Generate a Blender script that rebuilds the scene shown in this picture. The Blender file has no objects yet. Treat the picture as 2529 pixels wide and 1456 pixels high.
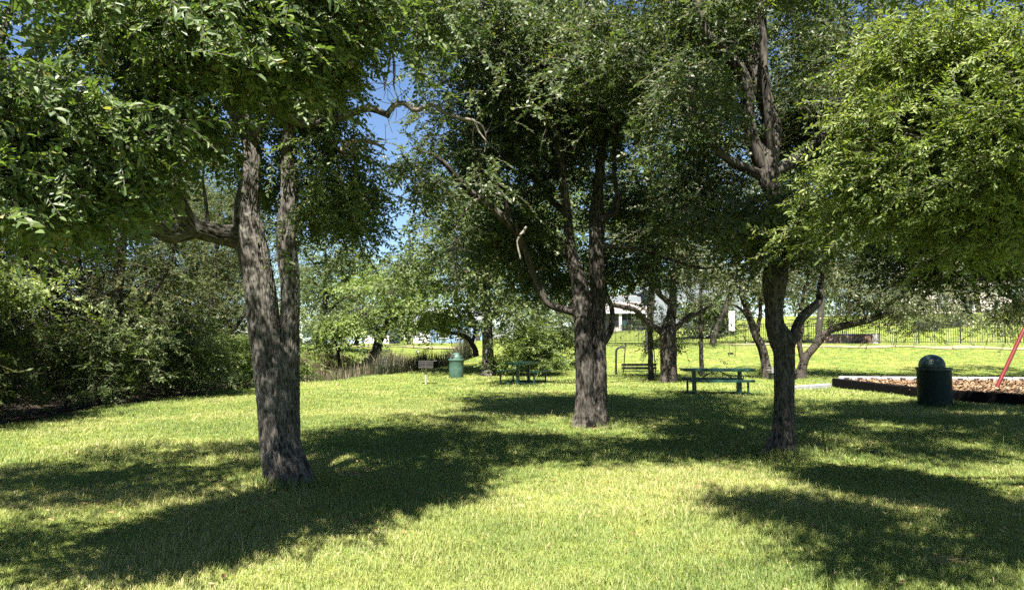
import bpy, math, random
import numpy as np
from mathutils import Vector, Matrix

# ------------------------------------------------------------------ camera, sky, sun, exposure
sc = bpy.context.scene
R = math.radians
CAM_H = 1.6
F = 1839.0                      # focal length in pixels of a 2528 px wide picture
TH = R(3.33)
cam_d = bpy.data.cameras.new("camera"); cam = bpy.data.objects.new("camera", cam_d)
sc.collection.objects.link(cam); sc.camera = cam
cam.location = (0, 0, CAM_H); cam.rotation_euler = (R(90) + TH, 0, 0)
cam_d.sensor_width = 36; cam_d.lens = 36 * F / 2528; cam_d.clip_end = 3000; cam_d.clip_start = 0.05

SUN_EL, SUN_AZ = R(57), R(192)  # azimuth clockwise from +Y (view direction)
w = bpy.data.worlds.new("World"); sc.world = w; w.use_nodes = True
nt = w.node_tree
sky = nt.nodes.new("ShaderNodeTexSky"); sky.sky_type = 'NISHITA'; sky.sun_disc = False
sky.sun_elevation = SUN_EL; sky.sun_rotation = SUN_AZ; sky.altitude = 1500; sky.air_density = 1.0; sky.dust_density = 0.1; sky.ozone_density = 4.0
bg = nt.nodes["Background"]; nt.links.new(sky.outputs[0], bg.inputs[0]); bg.inputs[1].default_value = 0.04
sl = bpy.data.lights.new("sun", 'SUN'); sl.energy = 5.0; sl.angle = R(0.5); sl.color = (1.0, 0.95, 0.86)
so = bpy.data.objects.new("sun", sl); sc.collection.objects.link(so)
sv = Vector((math.sin(SUN_AZ) * math.cos(SUN_EL), math.cos(SUN_AZ) * math.cos(SUN_EL), math.sin(SUN_EL)))
so.rotation_euler = sv.to_track_quat('Z', 'Y').to_euler(); so.location = (0, 0, 40)
sc.view_settings.view_transform = 'Standard'; sc.view_settings.look = 'None'
sc.view_settings.exposure = 2.28; sc.view_settings.gamma = 1.0; sc.view_settings.use_curve_mapping = False
cy = sc.cycles
cy.max_bounces = 8; cy.diffuse_bounces = 3; cy.glossy_bounces = 2; cy.transmission_bounces = 4; cy.transparent_max_bounces = 8
cy.use_adaptive_sampling = True; cy.adaptive_threshold = 0.02
cy.use_denoising = False
cy.sample_clamp_indirect = 4.0; cy.sample_clamp_direct = 12.0

col = sc.collection
rng = np.random.default_rng(11)
random.seed(5)

# ------------------------------------------------------------------ helpers
def P(px, py, D):
    """point at forward distance D seen at picture position px, py (2528 x 1456 frame)"""
    a = (px - 1264) / F; b = (728 - py) / F
    dy = math.cos(TH) - b * math.sin(TH); dz = math.sin(TH) + b * math.cos(TH)
    s = D / dy
    return np.array([a * s, D, CAM_H + dz * s])

def S(a, b, t):
    u = np.clip((t - a) / (b - a), 0, 1) if a < b else np.clip((a - t) / (a - b), 0, 1)
    return u * u * (3 - 2 * u)

def hgt(x, y):
    """terrain height"""
    x = np.asarray(x, float); y = np.asarray(y, float)
    r1 = 1.25 * S(31, 46, y) * S(-7, 3, x)
    s = (x - 33) * .664 + (y - 44) * .747
    r2 = (1.2 + 1.3 * S(12, 28, x)) * S(0, 18, s) * S(0, 12, x)
    t = (x + 7.7) * -.932 + (y - 27) * .364
    wl = S(22, 28, y) * S(4, -3, x)
    dip = (-.85 * S(0, 2.5, t) * (1 - S(4, 9, t)) + .95 * S(4, 12, t)) * wl
    wood = -.35 * S(-9.3, -12, x) * S(30, 24, y)
    n = .02 * np.sin(x * 1.3 + .7 * y) + .02 * np.sin(y * .9 - x * .5)
    return r1 + r2 + dip + wood + n * S(2, 6, y)

def gz(x, y): return float(hgt(x, y))

def PG(px, D):
    p = P(px, 835, D); p[2] = gz(p[0], p[1]); return p

_perm = np.random.default_rng(3).random(65536)
def vnoise(p, seed=0):
    p = np.asarray(p, float); i = np.floor(p).astype(np.int64); f = p - i; f = f * f * (3 - 2 * f)
    out = 0
    for dx in (0, 1):
        for dy in (0, 1):
            for dz in (0, 1):
                hsh = ((i[..., 0] + dx) * 73856093) ^ ((i[..., 1] + dy) * 19349663) ^ ((i[..., 2] + dz) * 83492791) ^ (seed * 2654435)
                v = _perm[hsh & 65535]
                out = out + v * (f[..., 0] if dx else 1 - f[..., 0]) * (f[..., 1] if dy else 1 - f[..., 1]) * (f[..., 2] if dz else 1 - f[..., 2])
    return out

def mesh_np(name, V, loops, totals, mats, midx=None, smooth=False, attrs=None):
    me = bpy.data.meshes.new(name)
    V = np.ascontiguousarray(V, np.float32); loops = np.ascontiguousarray(loops, np.int32); totals = np.ascontiguousarray(totals, np.int32)
    me.vertices.add(len(V)); me.vertices.foreach_set('co', V.ravel())
    me.loops.add(len(loops)); me.loops.foreach_set('vertex_index', loops)
    me.polygons.add(len(totals)); st = np.zeros(len(totals), np.int32); st[1:] = np.cumsum(totals)[:-1]
    me.polygons.foreach_set('loop_start', st); me.polygons.foreach_set('loop_total', totals)
    for m in mats: me.materials.append(m)
    if midx is not None: me.polygons.foreach_set('material_index', np.ascontiguousarray(midx, np.int32))
    me.polygons.foreach_set('use_smooth', np.full(len(totals), smooth, bool))
    for k, (ty, a) in (attrs or {}).items():
        at = me.attributes.new(k, ty, 'POINT')
        at.data.foreach_set('value' if ty == 'FLOAT' else 'vector', np.ascontiguousarray(a, np.float32).ravel())
    me.update(); me.validate(clean_customdata=False)
    return me

def link(name, me, parent=None):
    o = bpy.data.objects.new(name, me); col.objects.link(o)
    if parent is not None: o.parent = parent
    return o

def thing(name, label, cat, loc=(0, 0, 0), rz=0, group=None):
    o = bpy.data.objects.new(name, None); col.objects.link(o); o.empty_display_size = .2
    o.location = tuple(float(v) for v in loc); o.rotation_euler = (0, 0, rz)
    o['label'] = label; o['category'] = cat
    if group: o['group'] = group
    return o

def tag(o, label, cat, group=None):
    o['label'] = label; o['category'] = cat
    if group: o['group'] = group
    return o

class MB:
    """collects boxes, tubes and lathed shapes into one mesh"""
    def __init__(s): s.V = []; s.F = []; s.sm = []
    def add(s, V, Fs, smooth=False):
        b = len(s.V); s.V += [tuple(v) for v in V]; s.F += [[b + i for i in f] for f in Fs]; s.sm += [smooth] * len(Fs)
    def box(s, c, size, rz=0, M=None, bev=0.0):
        x, y, z = [v / 2 for v in size]
        if bev <= 0:
            V = [(-x, -y, -z), (x, -y, -z), (x, y, -z), (-x, y, -z), (-x, -y, z), (x, -y, z), (x, y, z), (-x, y, z)]
            Fs = [(0, 3, 2, 1), (4, 5, 6, 7), (0, 1, 5, 4), (1, 2, 6, 5), (2, 3, 7, 6), (3, 0, 4, 7)]
        else:
            b = min(bev, x * .9, y * .9, z * .9); V = []; Fs = []
            for zz, o in ((-z, b), (-z + b, 0), (z - b, 0), (z, b)):
                a, d = x - o, y - o
                V += [(-a + b, -d, zz), (a - b, -d, zz), (a, -d + b, zz), (a, d - b, zz), (a - b, d, zz), (-a + b, d, zz), (-a, d - b, zz), (-a, -d + b, zz)]
            for k in range(3):
                for i in range(8):
                    j = (i + 1) % 8; Fs.append((k * 8 + i, k * 8 + j, k * 8 + 8 + j, k * 8 + 8 + i))
            Fs.append(tuple(range(7, -1, -1))); Fs.append(tuple(range(24, 32)))
        Mx = M or (Matrix.Translation(Vector(c)) @ Matrix.Rotation(rz, 4, 'Z'))
        s.add([Mx @ Vector(v) for v in V], Fs)
    def tube(s, pts, r, n=8, cap=True):
        pts = [Vector(p) for p in pts]; rs = r if isinstance(r, (list, tuple)) else [r] * len(pts)
        V = []; Fs = []; t0 = (pts[1] - pts[0]).normalized(); u = t0.orthogonal().normalized()
        for i, p in enumerate(pts):
            t = (pts[min(i + 1, len(pts) - 1)] - pts[max(i - 1, 0)]).normalized()
            u = (u - t * u.dot(t)).normalized(); v = t.cross(u)
            for k in range(n):
                a = 2 * math.pi * k / n; V.append(p + (u * math.cos(a) + v * math.sin(a)) * rs[i])
        for i in range(len(pts) - 1):
            for k in range(n):
                j = (k + 1) % n; Fs.append((i * n + k, i * n + j, i * n + n + j, i * n + n + k))
        if cap: Fs.append(tuple(range(n - 1, -1, -1))); Fs.append(tuple((len(pts) - 1) * n + k for k in range(n)))
        s.add(V, Fs, True)
    def lathe(s, prof, n=40, c=(0, 0, 0)):
        V = []; Fs = []
        for r, z in prof:
            for k in range(n):
                a = 2 * math.pi * k / n; V.append((c[0] + r * math.cos(a), c[1] + r * math.sin(a), c[2] + z))
        for i in range(len(prof) - 1):
            for k in range(n):
                j = (k + 1) % n; Fs.append((i * n + k, i * n + j, i * n + n + j, i * n + n + k))
        if prof[0][0] > .001: Fs.append(tuple(range(n - 1, -1, -1)))
        if prof[-1][0] > .001: Fs.append(tuple((len(prof) - 1) * n + k for k in range(n)))
        s.add(V, Fs, True)
    def build(s, name, mat, parent=None):
        me = bpy.data.meshes.new(name); me.from_pydata(s.V, [], s.F); me.materials.append(mat)
        me.polygons.foreach_set('use_smooth', np.array(s.sm, bool))
        try: me.set_sharp_from_angle(angle=R(40))
        except Exception: pass
        me.update(); return link(name, me, parent)

# ------------------------------------------------------------------ materials
def new_mat(name):
    m = bpy.data.materials.new(name); m.use_nodes = True
    n = m.node_tree.nodes; b = n['Principled BSDF']; return m, m.node_tree, n, b

def ramp(n, stops):
    r = n.new('ShaderNodeValToRGB'); e = r.color_ramp.elements
    while len(e) < len(stops): e.new(.5)
    for k, (p, c) in enumerate(stops): e[k].position = p; e[k].color = (*c, 1)
    return r

def plain(name, c, rough=.6, metal=0.0, var=.15, scale=6, bump=0.0, spec=.5):
    m, t, n, b = new_mat(name)
    tc = n.new('ShaderNodeTexCoord'); ns = n.new('ShaderNodeTexNoise'); ns.inputs['Scale'].default_value = scale; ns.inputs['Detail'].default_value = 5
    t.links.new(tc.outputs['Object'], ns.inputs['Vector'])
    r = ramp(n, [(.3, [v * (1 - var) for v in c]), (.7, [min(1, v * (1 + var)) for v in c])])
    t.links.new(ns.outputs[0], r.inputs[0]); t.links.new(r.outputs[0], b.inputs['Base Color'])
    b.inputs['Roughness'].default_value = rough; b.inputs['Metallic'].default_value = metal; b.inputs['Specular IOR Level'].default_value = spec
    if bump:
        bp = n.new('ShaderNodeBump'); bp.inputs['Strength'].default_value = bump; bp.inputs['Distance'].default_value = .01
        t.links.new(ns.outputs[0], bp.inputs['Height']); t.links.new(bp.outputs[0], b.inputs['Normal'])
    return m

def leaf_mat(name, cols, trans, rough=.4, tmix=.35, spec=.5):
    m, t, n, b = new_mat(name)
    at = n.new('ShaderNodeAttribute'); at.attribute_name = 'rnd'
    r = ramp(n, [(0, cols[0]), (.45, cols[1]), (.9, cols[2])] + ([(.985, cols[3])] if len(cols) > 3 else []))
    t.links.new(at.outputs['Fac'], r.inputs[0]); t.links.new(r.outputs[0], b.inputs['Base Color'])
    b.inputs['Roughness'].default_value = rough; b.inputs['Specular IOR Level'].default_value = spec
    tr = n.new('ShaderNodeBsdfTranslucent')
    mx = n.new('ShaderNodeMix'); mx.data_type = 'RGBA'; mx.blend_type = 'MULTIPLY'; mx.inputs[0].default_value = 1
    t.links.new(r.outputs[0], mx.inputs[6]); mx.inputs[7].default_value = (*trans, 1)
    t.links.new(mx.outputs[2], tr.inputs[0])
    ms = n.new('ShaderNodeMixShader'); ms.inputs[0].default_value = tmix
    out = n['Material Output']
    t.links.new(b.outputs[0], ms.inputs[1]); t.links.new(tr.outputs[0], ms.inputs[2]); t.links.new(ms.outputs[0], out.inputs[0])
    return m

def bark_mat(name, dark, mid, light, fscale=28, stretch=.16, bump=.9, dist=.012):
    m, t, n, b = new_mat(name)
    at = n.new('ShaderNodeAttribute'); at.attribute_name = 'bk'
    mp = n.new('ShaderNodeMapping'); mp.inputs['Scale'].default_value = (1, 1, stretch)
    t.links.new(at.outputs['Vector'], mp.inputs[0])
    n1 = n.new('ShaderNodeTexNoise'); n1.inputs['Scale'].default_value = fscale; n1.inputs['Detail'].default_value = 6; n1.inputs['Roughness'].default_value = .65; n1.inputs['Distortion'].default_value = .6
    n2 = n.new('ShaderNodeTexNoise'); n2.inputs['Scale'].default_value = 3.2; n2.inputs['Detail'].default_value = 4
    t.links.new(mp.outputs[0], n1.inputs['Vector']); t.links.new(at.outputs['Vector'], n2.inputs['Vector'])
    r = ramp(n, [(.4, dark), (.51, mid), (.63, light)])
    ag = n.new('ShaderNodeAttribute'); ag.attribute_name = 'rg'; mm = n.new('ShaderNodeMath'); mm.operation = 'MULTIPLY_ADD'; mm.inputs[1].default_value = .5
    t.links.new(n1.outputs[0], mm.inputs[0]); m5 = n.new('ShaderNodeMath'); m5.operation = 'MULTIPLY'; m5.inputs[1].default_value = .45; t.links.new(ag.outputs['Fac'], m5.inputs[0]); t.links.new(m5.outputs[0], mm.inputs[2])
    t.links.new(mm.outputs[0], r.inputs[0])
    r2 = ramp(n, [(.35, (.75, .72, .7)), (.65, (1.1, 1.12, 1.08))]); t.links.new(n2.outputs[0], r2.inputs[0])
    mx = n.new('ShaderNodeMix'); mx.data_type = 'RGBA'; mx.blend_type = 'MULTIPLY'; mx.inputs[0].default_value = 1
    t.links.new(r.outputs[0], mx.inputs[6]); t.links.new(r2.outputs[0], mx.inputs[7]); t.links.new(mx.outputs[2], b.inputs['Base Color'])
    b.inputs['Roughness'].default_value = .9; b.inputs['Specular IOR Level'].default_value = .2
    bp = n.new('ShaderNodeBump'); bp.inputs['Strength'].default_value = bump; bp.inputs['Distance'].default_value = dist
    t.links.new(n1.outputs[0], bp.inputs['Height']); t.links.new(bp.outputs[0], b.inputs['Normal'])
    return m

M_bark = bark_mat('bark_grey_elm', (.012, .011, .01), (.045, .041, .036), (.115, .107, .096), 95, .2, .9, .006)
M_bark_dark = bark_mat('bark_dark', (.009, .008, .007), (.033, .029, .025), (.09, .08, .07), 80, .2, .9, .006)
M_bark_oak = bark_mat('bark_oak', (.009, .007, .006), (.03, .025, .021), (.08, .068, .058), 40, .25)
M_dead = bark_mat('dead_wood', (.06, .052, .045), (.15, .132, .115), (.28, .255, .225), 40, .2, .4)
M_twig = plain('twig_bark', (.06, .05, .04), .9)
M_leaf_elm = leaf_mat('leaf_elm', [(.023, .043, .017), (.073, .11, .036), (.16, .2, .07), (.23, .21, .08)], (1.5, 1.7, .6), .5, .36, .42)
M_leaf_mid = leaf_mat('leaf_dark_elm', [(.02, .037, .016), (.06, .089, .031), (.135, .165, .06), (.2, .18, .07)], (1.45, 1.6, .6), .5, .36, .42)
M_leaf_near = leaf_mat('leaf_bright', [(.045, .078, .022), (.13, .175, .045), (.25, .29, .095)], (1.55, 1.65, .5), .56, .38, .36)
M_leaf_oak = leaf_mat('leaf_live_oak', [(.03, .045, .018), (.075, .095, .035), (.15, .16, .065), (.22, .17, .09)], (1.3, 1.4, .7), .45, .28)
M_leaf_far = leaf_mat('leaf_far_green', [(.028, .05, .02), (.08, .112, .038), (.175, .2, .08)], (1.45, 1.6, .7), .55, .34, .25)
M_leaf_wood = leaf_mat('leaf_woodland', [(.016, .028, .008), (.05, .07, .019), (.12, .135, .042), (.17, .13, .055)], (1.5, 1.5, .6), .6, .32, .2)
M_leaf_brown = leaf_mat('leaf_brownish', [(.022, .026, .012), (.055, .058, .024), (.12, .11, .05), (.18, .13, .08)], (1.3, 1.4, .7), .6, .3, .2)
M_leaf_bush = leaf_mat('leaf_bush', [(.042, .076, .02), (.118, .168, .042), (.22, .268, .085)], (1.5, 1.6, .6), .55, .38, .25)
M_grass = leaf_mat('grass_blade', [(.06, .108, .03), (.17, .213, .058), (.305, .308, .11), (.44, .36, .21)], (1.3, 1.35, .6), .5, .35, .3)
M_reed = leaf_mat('reed_blade', [(.012, .02, .008), (.035, .045, .016), (.08, .075, .035), (.26, .2, .13)], (1.2, 1.2, .7), .6, .25)

def ground_mat():
    m, t, n, b = new_mat('lawn_soil')
    tc = n.new('ShaderNodeTexCoord')
    def noise(s, d=6):
        k = n.new('ShaderNodeTexNoise'); k.inputs['Scale'].default_value = s; k.inputs['Detail'].default_value = d; t.links.new(tc.outputs['Object'], k.inputs['Vector']); return k
    a, c, f = noise(.35), noise(2.2, 8), noise(38, 4)
    r1 = ramp(n, [(.35, (.08, .125, .026)), (.55, (.165, .2, .04)), (.75, (.24, .24, .065))])
    t.links.new(c.outputs[0], r1.inputs[0])
    r2 = ramp(n, [(.55, (0, 0, 0)), (.75, (.7, .7, .7))]); t.links.new(a.outputs[0], r2.inputs[0])
    mx = n.new('ShaderNodeMix'); mx.data_type = 'RGBA'; t.links.new(r2.outputs[0], mx.inputs[0]); t.links.new(r1.outputs[0], mx.inputs[6]); mx.inputs[7].default_value = (.24, .22, .07, 1)
    r3 = ramp(n, [(.3, (.55, .55, .55)), (.7, (1.2, 1.2, 1.2))]); t.links.new(f.outputs[0], r3.inputs[0])
    m2 = n.new('ShaderNodeMix'); m2.data_type = 'RGBA'; m2.blend_type = 'MULTIPLY'; m2.inputs[0].default_value = 1
    t.links.new(mx.outputs[2], m2.inputs[6]); t.links.new(r3.outputs[0], m2.inputs[7]); 
    # dark leaf litter under the wood on the left
    at = n.new('ShaderNodeAttribute'); at.attribute_name = 'litter'
    m3 = n.new('ShaderNodeMix'); m3.data_type = 'RGBA'; t.links.new(at.outputs['Fac'], m3.inputs[0]); t.links.new(m2.outputs[2], m3.inputs[6]); m3.inputs[7].default_value = (.045, .035, .024, 1)
    ad = n.new('ShaderNodeAttribute'); ad.attribute_name = 'dirt'; m4 = n.new('ShaderNodeMix'); m4.data_type = 'RGBA'; t.links.new(ad.outputs['Fac'], m4.inputs[0]); t.links.new(m3.outputs[2], m4.inputs[6]); m4.inputs[7].default_value = (.17, .115, .07, 1)
    t.links.new(m4.outputs[2], b.inputs['Base Color'])
    b.inputs['Roughness'].default_value = .95; b.inputs['Specular IOR Level'].default_value = .1
    bp = n.new('ShaderNodeBump'); bp.inputs['Strength'].default_value = .8; bp.inputs['Distance'].default_value = .04
    t.links.new(f.outputs[0], bp.inputs['Height']); t.links.new(bp.outputs[0], b.inputs['Normal'])
    return m
M_ground = ground_mat()

# ------------------------------------------------------------------ ground
def litter(x, y):
    x = np.asarray(x, float); y = np.asarray(y, float)
    edge = np.interp(y, [0, 13.7, 25.6, 28.5, 31], [-9.8, -9.3, -8.6, -8.2, -9]) + .25 * np.sin(y * 2.1) + .15 * np.sin(y * 5.3)
    return S(0, -.7, x - edge) * S(40, 32, y)

DIRT = [(-1.9, 8.85, .35), (3.15, 5.45, .26), (-.5, 4.62, .1), (1.7, 4.55, .12), (-2.35, 8.1, .42), (1.55, 13.9, .5), (3.75, 10.35, .36)]
def dirt(x, y):
    d = 0 * x
    for bx, by, br in DIRT: d = np.maximum(d, S(br * 1.25, br * .3, np.hypot(x - bx, (y - by) * 1.3) + .12 * (vnoise(np.stack([x * 6, y * 6, 0 * x], -1), 71) - .5)))
    return d
def grid(xs, ys):
    X, Y = np.meshgrid(xs, ys); nx, ny = len(xs), len(ys)
    V = np.stack([X.ravel(), Y.ravel(), hgt(X, Y).ravel()], 1)
    i = (np.arange(ny - 1)[:, None] * nx + np.arange(nx - 1)[None]).ravel()
    Q = np.stack([i, i + 1, i + 1 + nx, i + nx], 1)
    return V, Q
xs = np.concatenate([np.linspace(-700, -60, 14), np.linspace(-50, -16, 25), np.arange(-15, -5, .35), np.arange(-5, 6, .12), np.arange(6, 36, .35), np.linspace(37, 70, 25), np.linspace(80, 700, 14)])
ys = np.concatenate([np.linspace(-60, -2, 12), np.arange(-1, 4, .35), np.arange(4, 15, .12), np.arange(15, 48, .35), np.linspace(48.5, 90, 60), np.linspace(95, 1200, 30)])
V, Q = grid(xs, ys)
o = link('ground', mesh_np('ground', V, Q.ravel(), np.full(len(Q), 4), [M_ground], None, True, {'litter': ('FLOAT', litter(V[:, 0], V[:, 1])), 'dirt': ('FLOAT', dirt(V[:, 0], V[:, 1]))}))
o['kind'] = 'structure'

def strip(name, mat, line, width, lift, n=80, kind='structure', jit=.15):
    pts = np.array(line, float); L = np.concatenate([[0], np.cumsum(np.linalg.norm(np.diff(pts, axis=0), axis=1))])
    u = np.linspace(0, L[-1], n); c = np.stack([np.interp(u, L, pts[:, 0]), np.interp(u, L, pts[:, 1])], 1)
    d = np.gradient(c, axis=0); d /= np.linalg.norm(d, axis=1)[:, None]; nn = np.stack([-d[:, 1], d[:, 0]], 1)
    K = 7; V = []
    for k in range(K):
        off = (k / (K - 1) - .5) * width
        e = jit * np.sin(u * 1.7 + k) * (1 if k in (0, K - 1) else .3)
        q = c + nn * (off + e)[:, None]
        V.append(np.stack([q[:, 0], q[:, 1], hgt(q[:, 0], q[:, 1]) + lift], 1))
    V = np.stack(V, 1).reshape(-1, 3)
    i = (np.arange(n - 1)[:, None] * K + np.arange(K - 1)[None]).ravel()
    Q = np.stack([i, i + 1, i + 1 + K, i + K], 1)
    o = link(name, mesh_np(name, V, Q.ravel(), np.full(len(Q), 4), [mat], None, True)); o['kind'] = kind
    return o
M_path = plain('crushed_granite', (.21, .175, .095), .95, 0, .35, 9, .3)
strip('path', M_path, [(40, 41.0), (33, 41.6), (26, 42.3), (18, 43.2), (12, 45.5)], 1.3, .035, jit=.3)
strip('footpath', M_path, [(-3, 60.5), (-7, 58), (-13, 57), (-20, 57)], 1.6, .06)

# ------------------------------------------------------------------ grass
def grass_field():
    parts = []
    def region(n, y0, y1, hmin, hmax, wd, tall=0.0, pw=1.0, pale=0.0):
        yy = (y0 ** (2 - pw) + rng.random(n) * (y1 ** (2 - pw) - y0 ** (2 - pw))) ** (1 / (2 - pw)) if pw != 2 else y0 * (y1 / y0) ** rng.random(n)
        xx = (rng.random(n) * 2 - 1) * (yy * .72 + .8)
        keep = (litter(xx, yy) < .45 * rng.random(n) + .1)
        # bare patches
        keep &= dirt(xx, yy) * .95 < rng.random(n)
        # play area
        keep &= ~((xx > 10.0) & in_play(xx, yy))
        xx, yy = xx[keep], yy[keep]; n = len(xx)
        clump = vnoise(np.stack([xx * 1.6, yy * 1.6, 0 * xx], 1), 4); fine = vnoise(np.stack([xx * 7, yy * 7, 0 * xx], 1), 5)
        hh = (hmin + (hmax - hmin) * rng.random(n)) * (.45 + .65 * clump + .5 * fine)
        if tall: 
            tl = rng.random(n) < tall * (clump > .5); hh = np.where(tl, hh * (1.6 + 1.6 * rng.random(n)), hh)
        a = rng.random(n) * 6.283; lean = hh * (.25 + .9 * rng.random(n)); b = a + 1.57 + .6 * (rng.random(n) - .5)
        ww = wd * (.6 + .8 * rng.random(n))
        z0 = hgt(xx, yy) - .004
        sx, sy = np.cos(a) * ww / 2, np.sin(a) * ww / 2
        lx, ly = np.cos(b) * lean, np.sin(b) * lean
        base = np.stack([xx, yy, z0], 1)
        v0 = base + np.stack([-sx, -sy, 0 * sx], 1); v1 = base + np.stack([sx, sy, 0 * sx], 1)
        mid = base + np.stack([lx * .35, ly * .35, hh * .62], 1)
        v2 = mid + np.stack([sx, sy, 0 * sx], 1) * .8; v3 = mid - np.stack([sx, sy, 0 * sx], 1) * .8
        v4 = base + np.stack([lx, ly, hh], 1)
        V = np.stack([v0, v1, v2, v3, v4], 1)
        dry = vnoise(np.stack([xx * .8, yy * .8, 0 * xx + 9], 1), 6)
        rnd = np.clip(pale + .15 + .45 * rng.random(n) + .55 * (dry - .35), 0, .9); rnd = np.where(rng.random(n) < .03 + .12 * (dry > .66), 1, rnd)
        parts.append((V, rnd))
    region(380000, 3.2, 9.5, .022, .055, .0042, .012, 1.0, .1)
    region(280000, 9.5, 20, .025, .06, .007, .012, 1.0)
    region(180000, 20, 46, .03, .07, .014, .0, 1.0)
    for bx, by, br in ((-2.35, 8.2, .3), (1.64, 14.05, .42), (3.78, 10.4, .2), (10.2, 18.05, .4)):
        n = 1500; rr = br + .32 * rng.random(n) ** 1.6; an = rng.random(n) * 6.283; xx = bx + rr * np.cos(an); yy = by + rr * np.sin(an)
        k = vnoise(np.stack([xx * 5, yy * 5, 0 * xx], 1), 77) > .42; xx, yy = xx[k], yy[k]; n = len(xx)
        hh = .05 + .11 * rng.random(n); a = rng.random(n) * 6.283; b = a + 1.57; lean = hh * (.2 + .8 * rng.random(n)); ww = .005 * (.6 + .8 * rng.random(n))
        base = np.stack([xx, yy, hgt(xx, yy)], 1); sd = np.stack([np.cos(a) * ww / 2, np.sin(a) * ww / 2, 0 * a], 1); ln = np.stack([np.cos(b) * lean, np.sin(b) * lean, 0 * a], 1); u = np.stack([0 * hh, 0 * hh, hh], 1)
        parts.append((np.stack([base - sd, base + sd, base + ln * .35 + u * .62 + sd * .8, base + ln * .35 + u * .62 - sd * .8, base + ln + u], 1), np.clip(.1 + .5 * rng.random(n), 0, 1)))
    V = np.concatenate([p[0] for p in parts]); rnd = np.concatenate([p[1] for p in parts]); n = len(V)
    b = np.arange(n)[:, None] * 5
    loops = np.concatenate([b + np.array([[0, 1, 2, 3]]), b + np.array([[3, 2, 4]])], 1).ravel()
    tot = np.tile([4, 3], n)
    o = link('grass', mesh_np('grass', V.reshape(-1, 3), loops, tot, [M_grass], None, False, {'rnd': ('FLOAT', np.repeat(rnd, 5))}))
    o['kind'] = 'stuff'; o['label'] = 'short yellow-green lawn grass with taller tufts'; o['category'] = 'grass'

PLAY = [(10.72, 25.0), (11.05, 19.7), (12.3, 17.3), (20, 14.5), (26, 18), (24, 24.0), (16.3, 24.4)]
def in_play(x, y):
    x = np.asarray(x, float); y = np.asarray(y, float); ins = np.zeros(x.shape, bool)
    for (x0, y0), (x1, y1) in zip(PLAY, PLAY[1:] + PLAY[:1]):
        c = ((y0 > y) != (y1 > y)) & (x < (x1 - x0) * (y - y0) / (y1 - y0 + 1e-12) + x0); ins ^= c
    return ins
grass_field()

# ------------------------------------------------------------------ trees
def catmull(P_, m):
    P_ = np.asarray(P_, float)
    if len(P_) == 2: P_ = np.stack([P_[0], P_.mean(0), P_[1]])
    A = np.concatenate([[2 * P_[0] - P_[1]], P_, [2 * P_[-1] - P_[-2]]]); out = []
    seg = len(P_) - 1; k = max(2, int(math.ceil(m / seg)))
    for i in range(seg):
        p0, p1, p2, p3 = A[i:i + 4]
        t = np.linspace(0, 1, k, endpoint=(i == seg - 1))[:, None]
        out.append(.5 * (2 * p1 + (p2 - p0) * t + (2 * p0 - 5 * p1 + 4 * p2 - p3) * t ** 2 + (3 * p1 - p0 - 3 * p2 + p3) * t ** 3))
    return np.concatenate(out)

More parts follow.
